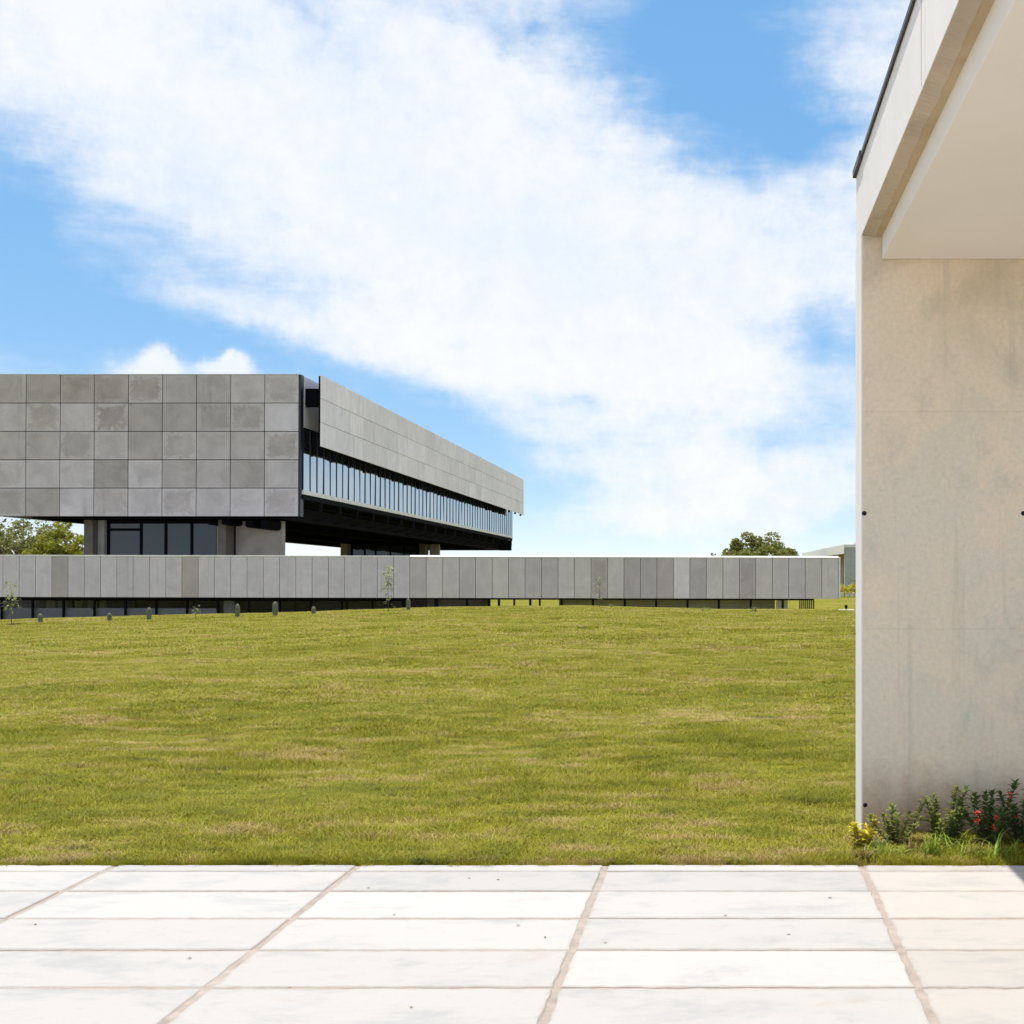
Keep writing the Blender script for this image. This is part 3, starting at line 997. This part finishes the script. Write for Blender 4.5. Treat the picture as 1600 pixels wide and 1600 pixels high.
y = 84.0
q = lambda p: PX(p, 84.0)
core(y, dict(wall=(q(355), q(429)), mull=[q(p) for p in (158.5, 210, 249, 290, 331)],
             pillars=[(q(131), q(145), 0, 1.2, M_brown), (q(145.5), q(156), 0.6, 1.6, M_conc), (q(333), q(340), 0.6, 1.5, M_conc), (q(340.5), q(353), 0.0, 1.4, M_brown)]), 'front_core', ZCH - 0.02)
for a, b, dz in ((332, 339, 0.42), (354, 367, 0.42), (391, 404, 0.62), (415, 428, 0.75)):
    bb('beam_end', q(a), q(b), 83.0, 85.45, ZCH - dz, ZCH - 0.003, M_steel, 0.12)
y = 136.0
q = lambda p: PX(p, 136.0)
core(y, dict(wall=(q(666), q(681)), mull=[q(p) for p in (546, 566, 583, 606, 628, 650)],
             pillars=[(q(532), q(543), 0, 1.4, M_conc_tan), (q(655), q(665), 0, 1.4, M_brown)]), 'rear_core', ZCH - 0.02)

# ------------------------------------------------------------------ far pavilion at the right
fy = 116.0
fp = empty('distant_pavilion', (PX(1320, fy), fy, -0.6))
tag(fp, 'distant grey pavilion with ribbed wall and pale flat roof edge behind the lawn', 'building')
FO = fp.location


def fb(name, x0, x1, y0, y1, z0, z1, mat, bevel=0.0, parent=None):
    o = box(name, x0, x1, y0, y1, z0, z1, mat, parent or fp, bevel)
    o.location -= FO if not parent else (FO + parent.location)
    return o


fx = PX(1320, fy)
zt = PZ(853.5, fy)
M_rib = plain('ribbed grey sheet', (0.42, 0.43, 0.44), 0.7)
ew = fb('ribbed_wall', fx, fx + 9, fy, fy + 0.3, -0.9, zt - 0.12, M_rib)
for k in range(22):
    fb('rib', fx + 0.12 + k * 0.36, fx + 0.19 + k * 0.36, fy - 0.06, fy - 0.002, -0.9, zt - 0.13, M_rib, 0, ew)
fb('roof', fx - 0.05, fx + 9.2, fy - 0.1, 178, zt - 0.118, zt + 0.18, M_coping)
fb('fascia', fx - 0.09, fx - 0.052, fy - 0.1, 178, zt - 0.75, zt + 0.18, M_white)
fb('roof_upstand', fx + 0.9, fx + 9.0, fy + 0.3, 170, zt + 0.185, zt + 0.4, M_coping)
fb('side_wall', fx + 1.6, fx + 1.9, fy + 0.35, 175, -0.9, zt - 0.125, M_conc_tan)
for k in range(8):
    fb('column', fx + 0.02, fx + 0.24, fy + 0.4 + k * 8, fy + 0.7 + k * 8, -0.9, zt - 0.125, M_coping)
fb('base_kerb', fx - 3.2, fx + 9, 100.0, 100.4, -0.75, -0.42, M_coping)


# ------------------------------------------------------------------ foliage helpers
def leaf_cloud(mb, centre, rad, n, size, flat=0.6, r=rnd, shell=0.5):
    cx, cy, cz = centre
    for _ in range(n):
        while True:
            p = Vector((r.uniform(-1, 1), r.uniform(-1, 1), r.uniform(-1, 1)))
            if p.length < 1:
                break
        if p.length > 0:
            p = p.normalized() * (p.length ** shell)
        c = Vector((cx + p.x * rad[0], cy + p.y * rad[1], cz + p.z * rad[2]))
        a = Vector((r.gauss(0, 1), r.gauss(0, 1), r.gauss(0, flat))).normalized()
        b = a.cross(Vector((r.gauss(0, 1), r.gauss(0, 1), r.gauss(0, 1)))).normalized()
        s = size * r.uniform(0.6, 1.4)
        i = len(mb.v)
        mb.v += [tuple(c - a * s), tuple(c + b * s * 0.45), tuple(c + a * s), tuple(c - b * s * 0.45)]
        mb.f.append((i, i + 1, i + 2, i + 3))


def tree(name, base, h, spread, mat, label, seed, clumps=46, leaves=150, lsize=0.22, trunk_h=0.35, crown_flat=0.42, dens=1.0, group=None):
    r = random.Random(seed)
    root = empty(name, base)
    tag(root, label, 'tree', group)
    tr = MB()
    top = Vector((r.uniform(-.3, .3), r.uniform(-.3, .3), h * trunk_h))
    tr.tube([(0, 0, -0.3), (top.x * .4, top.y * .4, h * trunk_h * .5), tuple(top)], [h * .045, h * .034, h * .03], 8)
    cr = MB()
    for k in range(clumps):
        a = r.uniform(0, 2 * math.pi)
        rr = math.sqrt(r.random()) * spread
        dome = math.sqrt(max(0.0, 1 - (rr / spread) ** 2))
        z = h * (1 - crown_flat) + h * crown_flat * (dome * r.uniform(0.25, 1.0)) - h * 0.1 * r.random()
        c = Vector((math.cos(a) * rr, math.sin(a) * rr, z))
        s = spread * r.uniform(0.10, 0.2)
        leaf_cloud(cr, c, (s * 1.3, s * 1.3, s * 0.75), int(leaves * dens * r.uniform(.6, 1.3)), lsize, r=r)
        if k % 2 == 0:
            midp = top.lerp(c, 0.5) + Vector((0, 0, -0.06 * h))
            tr.tube([tuple(top * 0.9), tuple(midp), tuple(c)], [h * .02, h * .011, h * .004], 5)
    tr.build('trunk', M_bark, root, smooth=True)
    cr.build('crown', mat, root)
    return root


ty = 128.0
tree('broad_tree', (PX(36, ty), ty, -0.4), PZ(806, ty) + 0.8, 6.2, M_tree_a, 'olive green spreading tree at the far left, seen under the raised building', 3, clumps=95, lsize=0.20, leaves=110, crown_flat=0.72, trunk_h=0.25)
ty = 117.0
tree('round_tree', (PX(112, ty), ty, -0.4), PZ(812, ty) + 0.5, 3.9, M_tree_b, 'yellow green tree close to the brown pillar, under the raised building', 5, clumps=60, lsize=0.20, leaves=130, crown_flat=0.75, trunk_h=0.2)
ty = 140.0
tree('broad_tree', (PX(1187, ty), ty, -0.4), PZ(838, ty) + 0.6, 4.6, M_tree_c, 'dark green dense tree rising behind the right end of the parapet', 11, clumps=70, lsize=0.22, leaves=150, crown_flat=0.55)
tree('small_tree', (PX(1235, ty), ty + 3, -0.4), PZ(861, ty) + 0.5, 2.1, M_tree_c, 'small low tree just right of the dark tree behind the parapet', 15, clumps=26, lsize=0.2, leaves=90, crown_flat=0.5)
tree('bare_tree', (PX(1124, ty), ty + 2, -0.4), PZ(856, ty) + 0.3, 1.9, M_tree_d, 'thin greyish half bare tree left of the dark tree', 17, clumps=26, lsize=0.12, leaves=45, crown_flat=0.5)


def leaf(mb, p, d, up, ln, w, fold=0.25):
    """pointed leaf of six faces, slightly folded and drooping"""
    d = d.normalized()
    s = d.cross(up)
    s = s.normalized() if s.length > 1e-4 else Vector((1, 0, 0))
    n = s.cross(d).normalized()
    i = len(mb.v)
    mid = p + d * ln * .5 + n * ln * .06
    tip = p + d * ln - n * ln * .10
    mb.v += [tuple(p), tuple(p + d * ln * .3 + s * w * .45 + n * w * fold), tuple(p + d * ln * .3 - s * w * .45 + n * w * fold), tuple(mid),
             tuple(p + d * ln * .62 + s * w * .42 + n * w * fold), tuple(p + d * ln * .62 - s * w * .42 + n * w * fold), tuple(tip)]
    mb.f += [(i, i + 1, i + 3), (i, i + 3, i + 2), (i + 1, i + 4, i + 3), (i + 3, i + 5, i + 2), (i + 4, i + 6, i + 3), (i + 3, i + 6, i + 5)]


def shrub(base, h, w, nst, mat, label, seed, cat='shrub', name='ixora_shrub', ln=0.045, flowers=0, step=0.016, lw=0.42):
    r = random.Random(seed)
    root = empty(name, base)
    tag(root, label, cat, None)
    st, lf, fl_ = MB(), MB(), MB()
    tips = []
    for k in range(nst):
        a = 2 * math.pi * (k + r.random() * .7) / nst
        lean = w * r.uniform(0.1, 1.6)
        hh = h * r.uniform(0.4, 0.95) if k else h
        b0 = Vector((math.cos(a) * 0.02, math.sin(a) * 0.02, -0.02))
        b1 = Vector((math.cos(a) * lean * .5, math.sin(a) * lean * .4, hh * .5))
        b2 = Vector((math.cos(a) * lean * .8, math.sin(a) * lean * .6, hh))
        pts = [b0, b0.lerp(b1, .5) + Vector((0, 0, .01)), b1, b1.lerp(b2, .5), b2]
        st.tube([tuple(p) for p in pts], [.0045, .004, .0035, .003, .002], 5)
        t = 0.12
        ph = r.random() * 6
        while t < 1.0:
            f = t * 4
            i0 = min(int(f), 3)
            p = pts[i0].lerp(pts[i0 + 1], f - i0)
            for q_ in range(2 if ln < .06 else 1):
                aa = ph + q_ * math.pi + r.uniform(-.3, .3)
                d = Vector((math.cos(aa), math.sin(aa), r.uniform(.1, .9)))
                leaf(lf, p, d, Vector((0, 0, 1)), ln * r.uniform(.7, 1.2), ln * lw)
            ph += 1.6
            t += step / hh
        tips.append(b2)
        for q_ in range(5):
            aa = r.random() * 6.28
            leaf(lf, b2, Vector((math.cos(aa), math.sin(aa), 1.4)), Vector((0, 0, 1)), ln * .8, ln * .3)
    st.build('stems', M_bark, root, smooth=True)
    lf.build('foliage', mat, root)
    for k in range(flowers):
        t = r.choice(tips)
        c = t * r.uniform(.55, .95) + Vector((r.uniform(-.03, .03), -.075, 0.01))
        fl_ = MB()
        for _ in range(26):
            d = Vector((r.gauss(0, 1), r.gauss(0, 1) - .4, r.gauss(0, .7) + .5)).normalized()
            leaf(fl_, c + d * .010, d + Vector((r.gauss(0, .5), r.gauss(0, .5), 0)), Vector((0, 0, 1)), .013, .008, 0)
        fl_.build('flower_cluster', M_leaf_red, root)
    return root


def gz_at(x, y):
    return float(terrain(x, y))


def at(px, Y):
    x = PX(px, Y)
    return (x, Y, gz_at(x, Y))


shrub(at(1349, 6.62), .17, .07, 8, M_leaf_yel, 'yellow leaved croton at the foot of the white wall edge', 21, name='croton_plant', cat='plant', ln=.055, step=.012)
shrub(at(1398, 6.72), .25, .17, 10, M_leaf_mid, 'low light green shrub beside the yellow croton', 23, ln=.05, step=.012)
shrub(at(1470, 6.74), .32, .13, 9, M_leaf_mid, 'upright green shrub in the middle of the bed, without flowers', 25, ln=.055, step=.011)
shrub(at(1493, 6.70), .20, .08, 5, M_leaf_dark, 'short dark shrub between the upright shrub and the red flowered one', 26, ln=.05, step=.012)
shrub(at(1548, 6.72), .35, .17, 10, M_leaf_dark, 'dark leafy shrub with several red flower clusters by the concrete wall', 27, ln=.058, flowers=5, step=.012)
shrub(at(1597, 6.76), .34, .16, 9, M_leaf_dark, 'dark shrub with red flowers cut off by the right edge', 29, ln=.055, flowers=4, step=.012)
shrub(at(1660, 6.74), .33, .16, 9, M_leaf_dark, 'dark flowering shrub beyond the right edge', 30, ln=.045, flowers=2, step=.014)


def sprig(base, h, label, seed, mat):
    r = random.Random(seed)
    root = empty('broadleaf_weed', base)
    tag(root, label, 'plant')
    lf = MB()
    for k in range(5):
        a = r.random() * 6.28
        d = Vector((math.cos(a) * .5, math.sin(a) * .3 - .2, 1.2))
        leaf(lf, Vector((r.uniform(-.02, .02), 0, 0)), d, Vector((0, -1, .2)), h * r.uniform(.5, 1), h * .10)
    lf.build('leaves', mat, root)
    return root


sprig(at(1376, 6.55), .15, 'pale upright weed leaves between croton and green shrub', 41, M_leaf_lime)


def grass_tuft(base, n, h, spread, label, seed, mat, wid=0.004):
    r = random.Random(seed)
    root = empty('grass_tuft', base)
    tag(root, label, 'grass')
    lf = MB()
    for k in range(n):
        a = r.random() * 6.28
        hh = h * r.uniform(.45, 1)
        o = Vector((r.gauss(0, spread * .25), r.gauss(0, spread * .15), -.005))
        d = Vector((math.cos(a), math.sin(a), 0)) * r.uniform(.1, 1.0) * spread
        s = Vector((-math.sin(a), math.cos(a), 0)) * wid
        i = len(lf.v)
        for t in (0, .35, .7):
            c = o + d * t * t * 1.2 + Vector((0, 0, hh * t * (1.25 - .35 * t)))
            lf.v += [tuple(c - s * (1 - t * .5)), tuple(c + s * (1 - t * .5))]
        lf.v.append(tuple(o + d * 1.35 + Vector((0, 0, hh * .8))))
        lf.f += [(i, i + 1, i + 3, i + 2), (i + 2, i + 3, i + 5, i + 4), (i + 4, i + 5, i + 6)]
    lf.build('blades', mat, root)
    return root


grass_tuft(at(1456, 6.42), 70, .17, .11, 'bright tuft of long grass in front of the upright shrub', 51, M_grass_lime)
grass_tuft(at(1503, 6.40), 14, .18, .17, 'sparse long grass blades right of the bright tuft', 52, M_grass_lime)
grass_tuft(at(1553, 6.36), 16, .20, .20, 'long arching grass blades in front of the red flowered shrub', 53, M_grass_lime)
grass_tuft(at(1400, 6.40), 50, .09, .16, 'short yellowish grass clump below the low light green shrub', 54, M_grass_lime)
grass_tuft(at(1350, 6.36), 50, .10, .12, 'dry grass clump below the yellow croton', 55, M_grass_dry)

for k, (px, Y, n_, h_, sp_, m_, lab) in enumerate((
        (1376, 6.45, 40, .12, .14, M_grass_lime, 'loose grass clump between the croton and the low shrub'),
        (1428, 6.50, 30, .15, .16, M_grass_dry, 'dry brownish grass between the low shrub and the bright tuft'),
        (1480, 6.55, 24, .16, .18, M_grass_lime, 'thin grass blades leaning on the short dark shrub'),
        (1528, 6.48, 22, .13, .18, M_grass_dry, 'dry wisps of grass left of the red flowered shrub'),
        (1580, 6.42, 24, .14, .16, M_grass_lime, 'shaded grass tuft near the right edge of the bed'))):
    grass_tuft(at(px, Y), n_, h_, sp_, lab, 150 + k, m_, .0032)

# weeds along the edge of the paving
weeds = [(20, .05, M_grass_dry, 'leftmost dry weed at the lawn edge of the paving'), (58, .055, M_grass_lime, 'green weed between the two leftmost dry weeds of the paving edge'),
         (110, .06, M_grass_dry, 'reddish dry weed at the paving edge, left of the first joint'), (172, .055, M_grass_dry, 'dry weed where the leftmost long joint meets the lawn'),
         (222, .05, M_grass_lime, 'small green weed right of the leftmost long joint'), (590, .055, M_grass_lime, 'green weed just right of the second long joint'),
         (655, .06, M_leaf_dark, 'dark green weed at the paving edge, middle of the third slab'), (720, .055, M_grass_dry, 'broad brown weed patch at the paving edge'),
         (768, .06, M_grass_dry, 'brown weed right of the broad weed patch'), (940, .045, M_grass_dry, 'dry wiry weed where the third long joint meets the lawn'),
         (985, .04, M_grass_lime, 'green weed right of the third long joint'), (1075, .06, M_grass_dry, 'brownish weed in the fourth slab column of the paving edge'),
         (1160, .055, M_grass_lime, 'rightmost green weed on the open paving edge')]
for k, (px, h, m, lab) in enumerate(weeds):
    grass_tuft(at(px, 6.31), 46, h, .09, lab, 60 + k, m, .0025).name = 'edge_weed'

# saplings and cacti along the crest of the lawn
def sapling(px, Y, h, label, seed, n=46, ln=.13, w=.2, bare=0.25):
    r = random.Random(seed)
    root = empty('sapling', at(px, Y))
    tag(root, label, 'sapling')
    st, lf = MB(), MB()
    pts = [Vector((0, 0, -.1)), Vector((r.uniform(-.05, .05), 0, h * .4)), Vector((r.uniform(-.1, .1), 0, h * .75)), Vector((r.uniform(-.1, .1), 0, h))]
    st.tube([tuple(p) for p in pts], [.014, .012, .009, .004], 6)
    for k in range(n):
        t = bare + (1 - bare) * r.random()
        # leaves gather in a few tiers
        t = min(1, round(t * 5) / 5 + r.gauss(0, .035)) if r.random() < .7 else t
        f = max(0, min(t * 3, 2.99))
        p = pts[int(f)].lerp(pts[int(f) + 1], f - int(f))
        a = r.random() * 6.28
        d = Vector((math.cos(a), math.sin(a), r.uniform(-.5, .6)))
        leaf(lf, p + d * w * r.uniform(0, 1), d + Vector((0, 0, -.3)), Vector((0, 0, 1)), ln * r.uniform(.6, 1.3), ln * .4)
    st.build('trunk', M_bark, root, smooth=True)
    lf.build('leaves', M_leaf_lime, root)


sapling(18, 47, 1.75, 'tall loose sapling at the far left of the lawn crest', 71, n=90, w=.28, ln=.19)
sapling(307, 46.5, .62, 'short thin sapling between cacti under the parapet', 72, n=22, ln=.14, w=.09)
sapling(607, 47, 1.85, 'tallest sapling, standing where the parapet changes tone', 73, n=120, w=.24, ln=.18)
sapling(936, 47.5, 1.25, 'narrow sapling before the dark panel in the right half of the parapet', 74, n=60, w=.15, ln=.14)

M_cact = plain('cactus skin', (0.15, 0.165, 0.10), 0.8, var=.2, scale=8)
M_spine = plain('cactus spines', (0.45, 0.43, 0.33), 0.9)


def cactus(px, h, label, seed, Y=47.3, rad=.085):
    r = random.Random(seed)
    root = empty('column_cactus', at(px, Y))
    tag(root, label, 'cactus', 'small cacti on the lawn crest')
    mb, sp = MB(), MB()
    nr = 24
    prof = [(0, .85), (.3, 1), (.75, 1), (.88, .86), (.96, .55), (1, .06)]
    for t, f in prof:
        for k in range(nr):
            a = 2 * math.pi * k / nr
            rr = rad * f * (1.0 if k % 2 == 0 else .80)
            mb.v.append((rr * math.cos(a), rr * math.sin(a), -.08 + (h + .08) * t))
    for j in range(len(prof) - 1):
        for k in range(nr):
            k2 = (k + 1) % nr
            mb.f.append((j * nr + k, j * nr + k2, (j + 1) * nr + k2, (j + 1) * nr + k))
    mb.f.append(tuple((len(prof) - 1) * nr + k for k in range(nr)))
    for k in range(0, nr, 2):
        a = 2 * math.pi * k / nr
        for z in np.arange(.05, .93, .05 / h * .7):
            f = np.interp(z, [p_[0] for p_ in prof], [p_[1] for p_ in prof])
            c = Vector((rad * f * math.cos(a), rad * f * math.sin(a), -.08 + (h + .08) * z))
            for _ in range(3):
                d = Vector((math.cos(a) + r.gauss(0, .5), math.sin(a) + r.gauss(0, .5), r.gauss(0, .5))).normalized() * .03
                e = Vector((0, 0, .004))
                i = len(sp.v)
                sp.v += [tuple(c - e), tuple(c + e), tuple(c + d)]
                sp.f.append((i, i + 1, i + 2))
    b = mb.build('stem', M_cact, root)
    sp.build('spines', M_spine, b)


cactus(63, .42, 'leftmost small column cactus on the lawn crest', 81)
cactus(171, .34, 'shortest column cactus, second from the left on the crest', 82)
cactus(233, .55, 'column cactus in front of the dark glazing, third from the left', 83)
cactus(371, .58, 'slim column cactus right of the short sapling', 84, rad=.09)
cactus(430, .60, 'pair-less column cactus under the lit concrete core edge, fifth from the left', 85, rad=.1)
cactus(490, .36, 'short column cactus between the fifth cactus and the tallest sapling', 86, rad=.08)
cactus(638, .55, 'rightmost column cactus, just right of the tallest sapling', 87, rad=.075)

# pale dry seed heads on the crest at the right
for k, (px, lab) in enumerate(((955, 'dry pale weed on the crest right of the narrow sapling'), (1103, 'dry pale weed tuft on the crest at the right of the parapet'), (1178, 'small pale weed on the crest below the last dark posts'))):
    grass_tuft(at(px, 47.6), 26, .32, .25, lab, 90 + k, M_leaf_lime, .012).name = 'dry_weed'

# croton hedge and small plants near the far pavilion
hr = random.Random(5)
hedge = empty('croton_hedge', (PX(1325, 99), 99, -.7))
tag(hedge, 'clipped yellow croton hedge in front of the distant pavilion', 'hedge')
hm = MB()
for k in range(40):
    leaf_cloud(hm, (-1.3 + k * .16, hr.uniform(-.25, .25), .75 + hr.uniform(-.25, .2)), (.28, .28, .33), 70, .08, r=hr)
hm.build('foliage', M_leaf_yel, hedge)
hs = MB()
for k in range(14):
    hs.tube([(-1.2 + k * .45, 0, -.1), (-1.2 + k * .45, 0, .7)], [.03, .02], 5)
hs.build('stems', M_bark, hedge)
shrub((PX(1338, 104), 104, -.6), 2.3, .9, 9, M_leaf_mid, 'leafy shrub half hidden by the white wall edge, near the pavilion', 95, ln=.3, step=.12, name='garden_shrub')
# small garden light
gl = empty('garden_spotlight', at(1322, 48.6))
tag(gl, 'small dark garden spotlight on a pale pad beyond the parapet end', 'light')
m = MB()
m.box(-.30, .34, -.3, .3, -.3, .05)
m.build('pad', M_coping, gl)
m = MB()
m.tube([(0, 0, .05), (0, 0, .12), (0, 0, .13), (0, .0, .24), (0, 0, .25)], [.03, .03, .06, .065, .03], 10)
m.build('lamp_head', M_steel, gl)

# scraps on the paving
for k, (px, Y) in enumerate(((1131, 5.32), (943, 4.93), (852, 5.02), (806, 5.17), (617, 5.33), (578, 5.78), (449, 4.40), (300, 4.74), (54, 5.18), (735, 5.97), (780, 5.93), (1236, 5.05), (1300, 5.6), (640, 4.2))):
    m = MB()
    r_ = random.Random(200 + k)
    a = r_.random() * 6.28
    leaf(m, Vector((0, 0, .001)), Vector((math.cos(a), math.sin(a), .04)), Vector((0, 0, 1)), r_.uniform(.014, .026), r_.uniform(.008, .012), .12)
    o = m.build('dry_leaf', M_grass_dry, None, (PX(px, Y), Y, 0.002))
    tag(o, 'small dry leaf scrap lying on the white paving slabs', 'leaf', 'dry leaf scraps on the paving')


# ------------------------------------------------------------------ lawn grass: short blades, instanced tufts
def tuft_mesh(name, rad, n, h, wid, seed, fwd=0.0):
    r = random.Random(seed)
    mb = MB()
    for _ in range(n):
        a = r.random() * 6.28
        rr = rad * math.sqrt(r.random())
        o = Vector((math.cos(a) * rr, math.sin(a) * rr, -.006))
        b = r.random() * 6.28
        hh = h * r.uniform(.5, 1.15)
        d = Vector((math.cos(b), math.sin(b), 0)) * hh * r.uniform(.6, 2.2)
        s = Vector((-math.sin(b), math.cos(b), 0)) * wid * r.uniform(.7, 1.2)
        i = len(mb.v)
        c = o + d * .4 + Vector((0, 0, hh * .62))
        t = o + d + Vector((0, 0, hh * .9))
        mb.v += [tuple(o - s), tuple(o + s), tuple(c - s * .8), tuple(c + s * .8), tuple(t)]
        mb.f += [(i, i + 1, i + 3, i + 2), (i + 2, i + 3, i + 4)]
    me = mb.mesh(M_blade)
    me.name = name
    return me


gcol = bpy.data.collections.new('grass_tuft_library')
lib = []
for k in range(4):
    lib.append(bpy.data.objects.new('a_near_%d' % k, tuft_mesh('near', .17, 170, .045, .0022, 300 + k)))
for k in range(3):
    lib.append(bpy.data.objects.new('b_mid_%d' % k, tuft_mesh('mid', .26, 190, .05, .0042, 320 + k)))
for k in range(3):
    lib.append(bpy.data.objects.new('c_far_%d' % k, tuft_mesh('far', .48, 190, .06, .010, 340 + k)))
for o in lib:
    gcol.objects.link(o)
rs = np.random.RandomState(4)


def scatter(y0, y1, dens, lo, n_var):
    area_pts = int((y1 - y0) * (0.95 * y1 + 6) * dens)
    Y = rs.uniform(y0, y1, area_pts)
    X = rs.uniform(-0.66 * y1 - 3, 0.29 * y1 + 3, area_pts)
    keep = (X > -0.66 * Y - 3) & (X < 0.29 * Y + 3)
    X, Y = X[keep], Y[keep]
    # not inside the shelter wall
    k2 = ~((X > XL - 0.04) & (Y > PY - 0.05) & (Y < PY + 0.35))
    X, Y = X[k2], Y[k2]
    return X, Y, lo + rs.randint(0, n_var, len(X))


parts = [scatter(6.238, 6.30, 300, 0, 4), scatter(6.262, 6.5, 150, 0, 4), scatter(6.29, 13, 75, 0, 4), scatter(11.5, 26, 32, 4, 3), scatter(24, 52, 9, 7, 3)]
GX = np.concatenate([p[0] for p in parts])
GY = np.concatenate([p[1] for p in parts])
GI = np.concatenate([p[2] for p in parts])
e = 0.15
GZ = terrain(GX, np.maximum(GY, 6.27))
gme_ = bpy.data.meshes.new('lawn_grass')
gme_.from_pydata(np.stack([GX, GY, GZ], 1).tolist(), [], [])
at_i = gme_.attributes.new('variant', 'INT', 'POINT')
at_i.data.foreach_set('value', GI.astype(np.int32))
# shorter where worn, longer in lush streaks
hsz = 0.75 + 0.35 * np.sin(GX * 1.3 + GY * .7) * np.sin(GY * 1.9 - GX * .4) + rs.uniform(0, .5, len(GX))
hsz = np.clip(hsz, .4, 1.5) * np.clip((GY - 6.27) / .25 + .8, .8, 1.0)
at_s = gme_.attributes.new('blade_scale', 'FLOAT_VECTOR', 'POINT')
flat = np.clip((GY - 6.24) / 0.2, .25, 1)
at_s.data.foreach_set('vector', np.stack([flat, flat, hsz], 1).astype(np.float32).ravel())
at_r = gme_.attributes.new('turn', 'FLOAT_VECTOR', 'POINT')
at_r.data.foreach_set('vector', np.stack([np.zeros(len(GX)), np.zeros(len(GX)), rs.uniform(0, 6.28, len(GX))], 1).astype(np.float32).ravel())
lawn = obj('lawn_grass', gme_)
tag(lawn, 'short mown yellow green grass covering the lawn', 'grass', None, 'stuff')
ng = bpy.data.node_groups.new('grass_scatter', 'GeometryNodeTree')
ng.interface.new_socket('Geometry', in_out='INPUT', socket_type='NodeSocketGeometry')
ng.interface.new_socket('Geometry', in_out='OUTPUT', socket_type='NodeSocketGeometry')
gi = ng.nodes.new('NodeGroupInput')
go = ng.nodes.new('NodeGroupOutput')
ci = ng.nodes.new('GeometryNodeCollectionInfo')
ci.inputs['Collection'].default_value = gcol
ci.inputs['Separate Children'].default_value = True
ci.inputs['Reset Children'].default_value = True


def attr(name, typ):
    n = ng.nodes.new('GeometryNodeInputNamedAttribute')
    n.data_type = typ
    n.inputs['Name'].default_value = name
    return n.outputs[0]


ip = ng.nodes.new('GeometryNodeInstanceOnPoints')
ng.links.new(gi.outputs[0], ip.inputs['Points'])
ng.links.new(ci.outputs[0], ip.inputs['Instance'])
ip.inputs['Pick Instance'].default_value = True
ng.links.new(attr('variant', 'INT'), ip.inputs['Instance Index'])
ng.links.new(attr('turn', 'FLOAT_VECTOR'), ip.inputs['Rotation'])
ng.links.new(attr('blade_scale', 'FLOAT_VECTOR'), ip.inputs['Scale'])
ng.links.new(ip.outputs[0], go.inputs[0])
md = lawn.modifiers.new('scatter', 'NODES')
md.node_group = ng
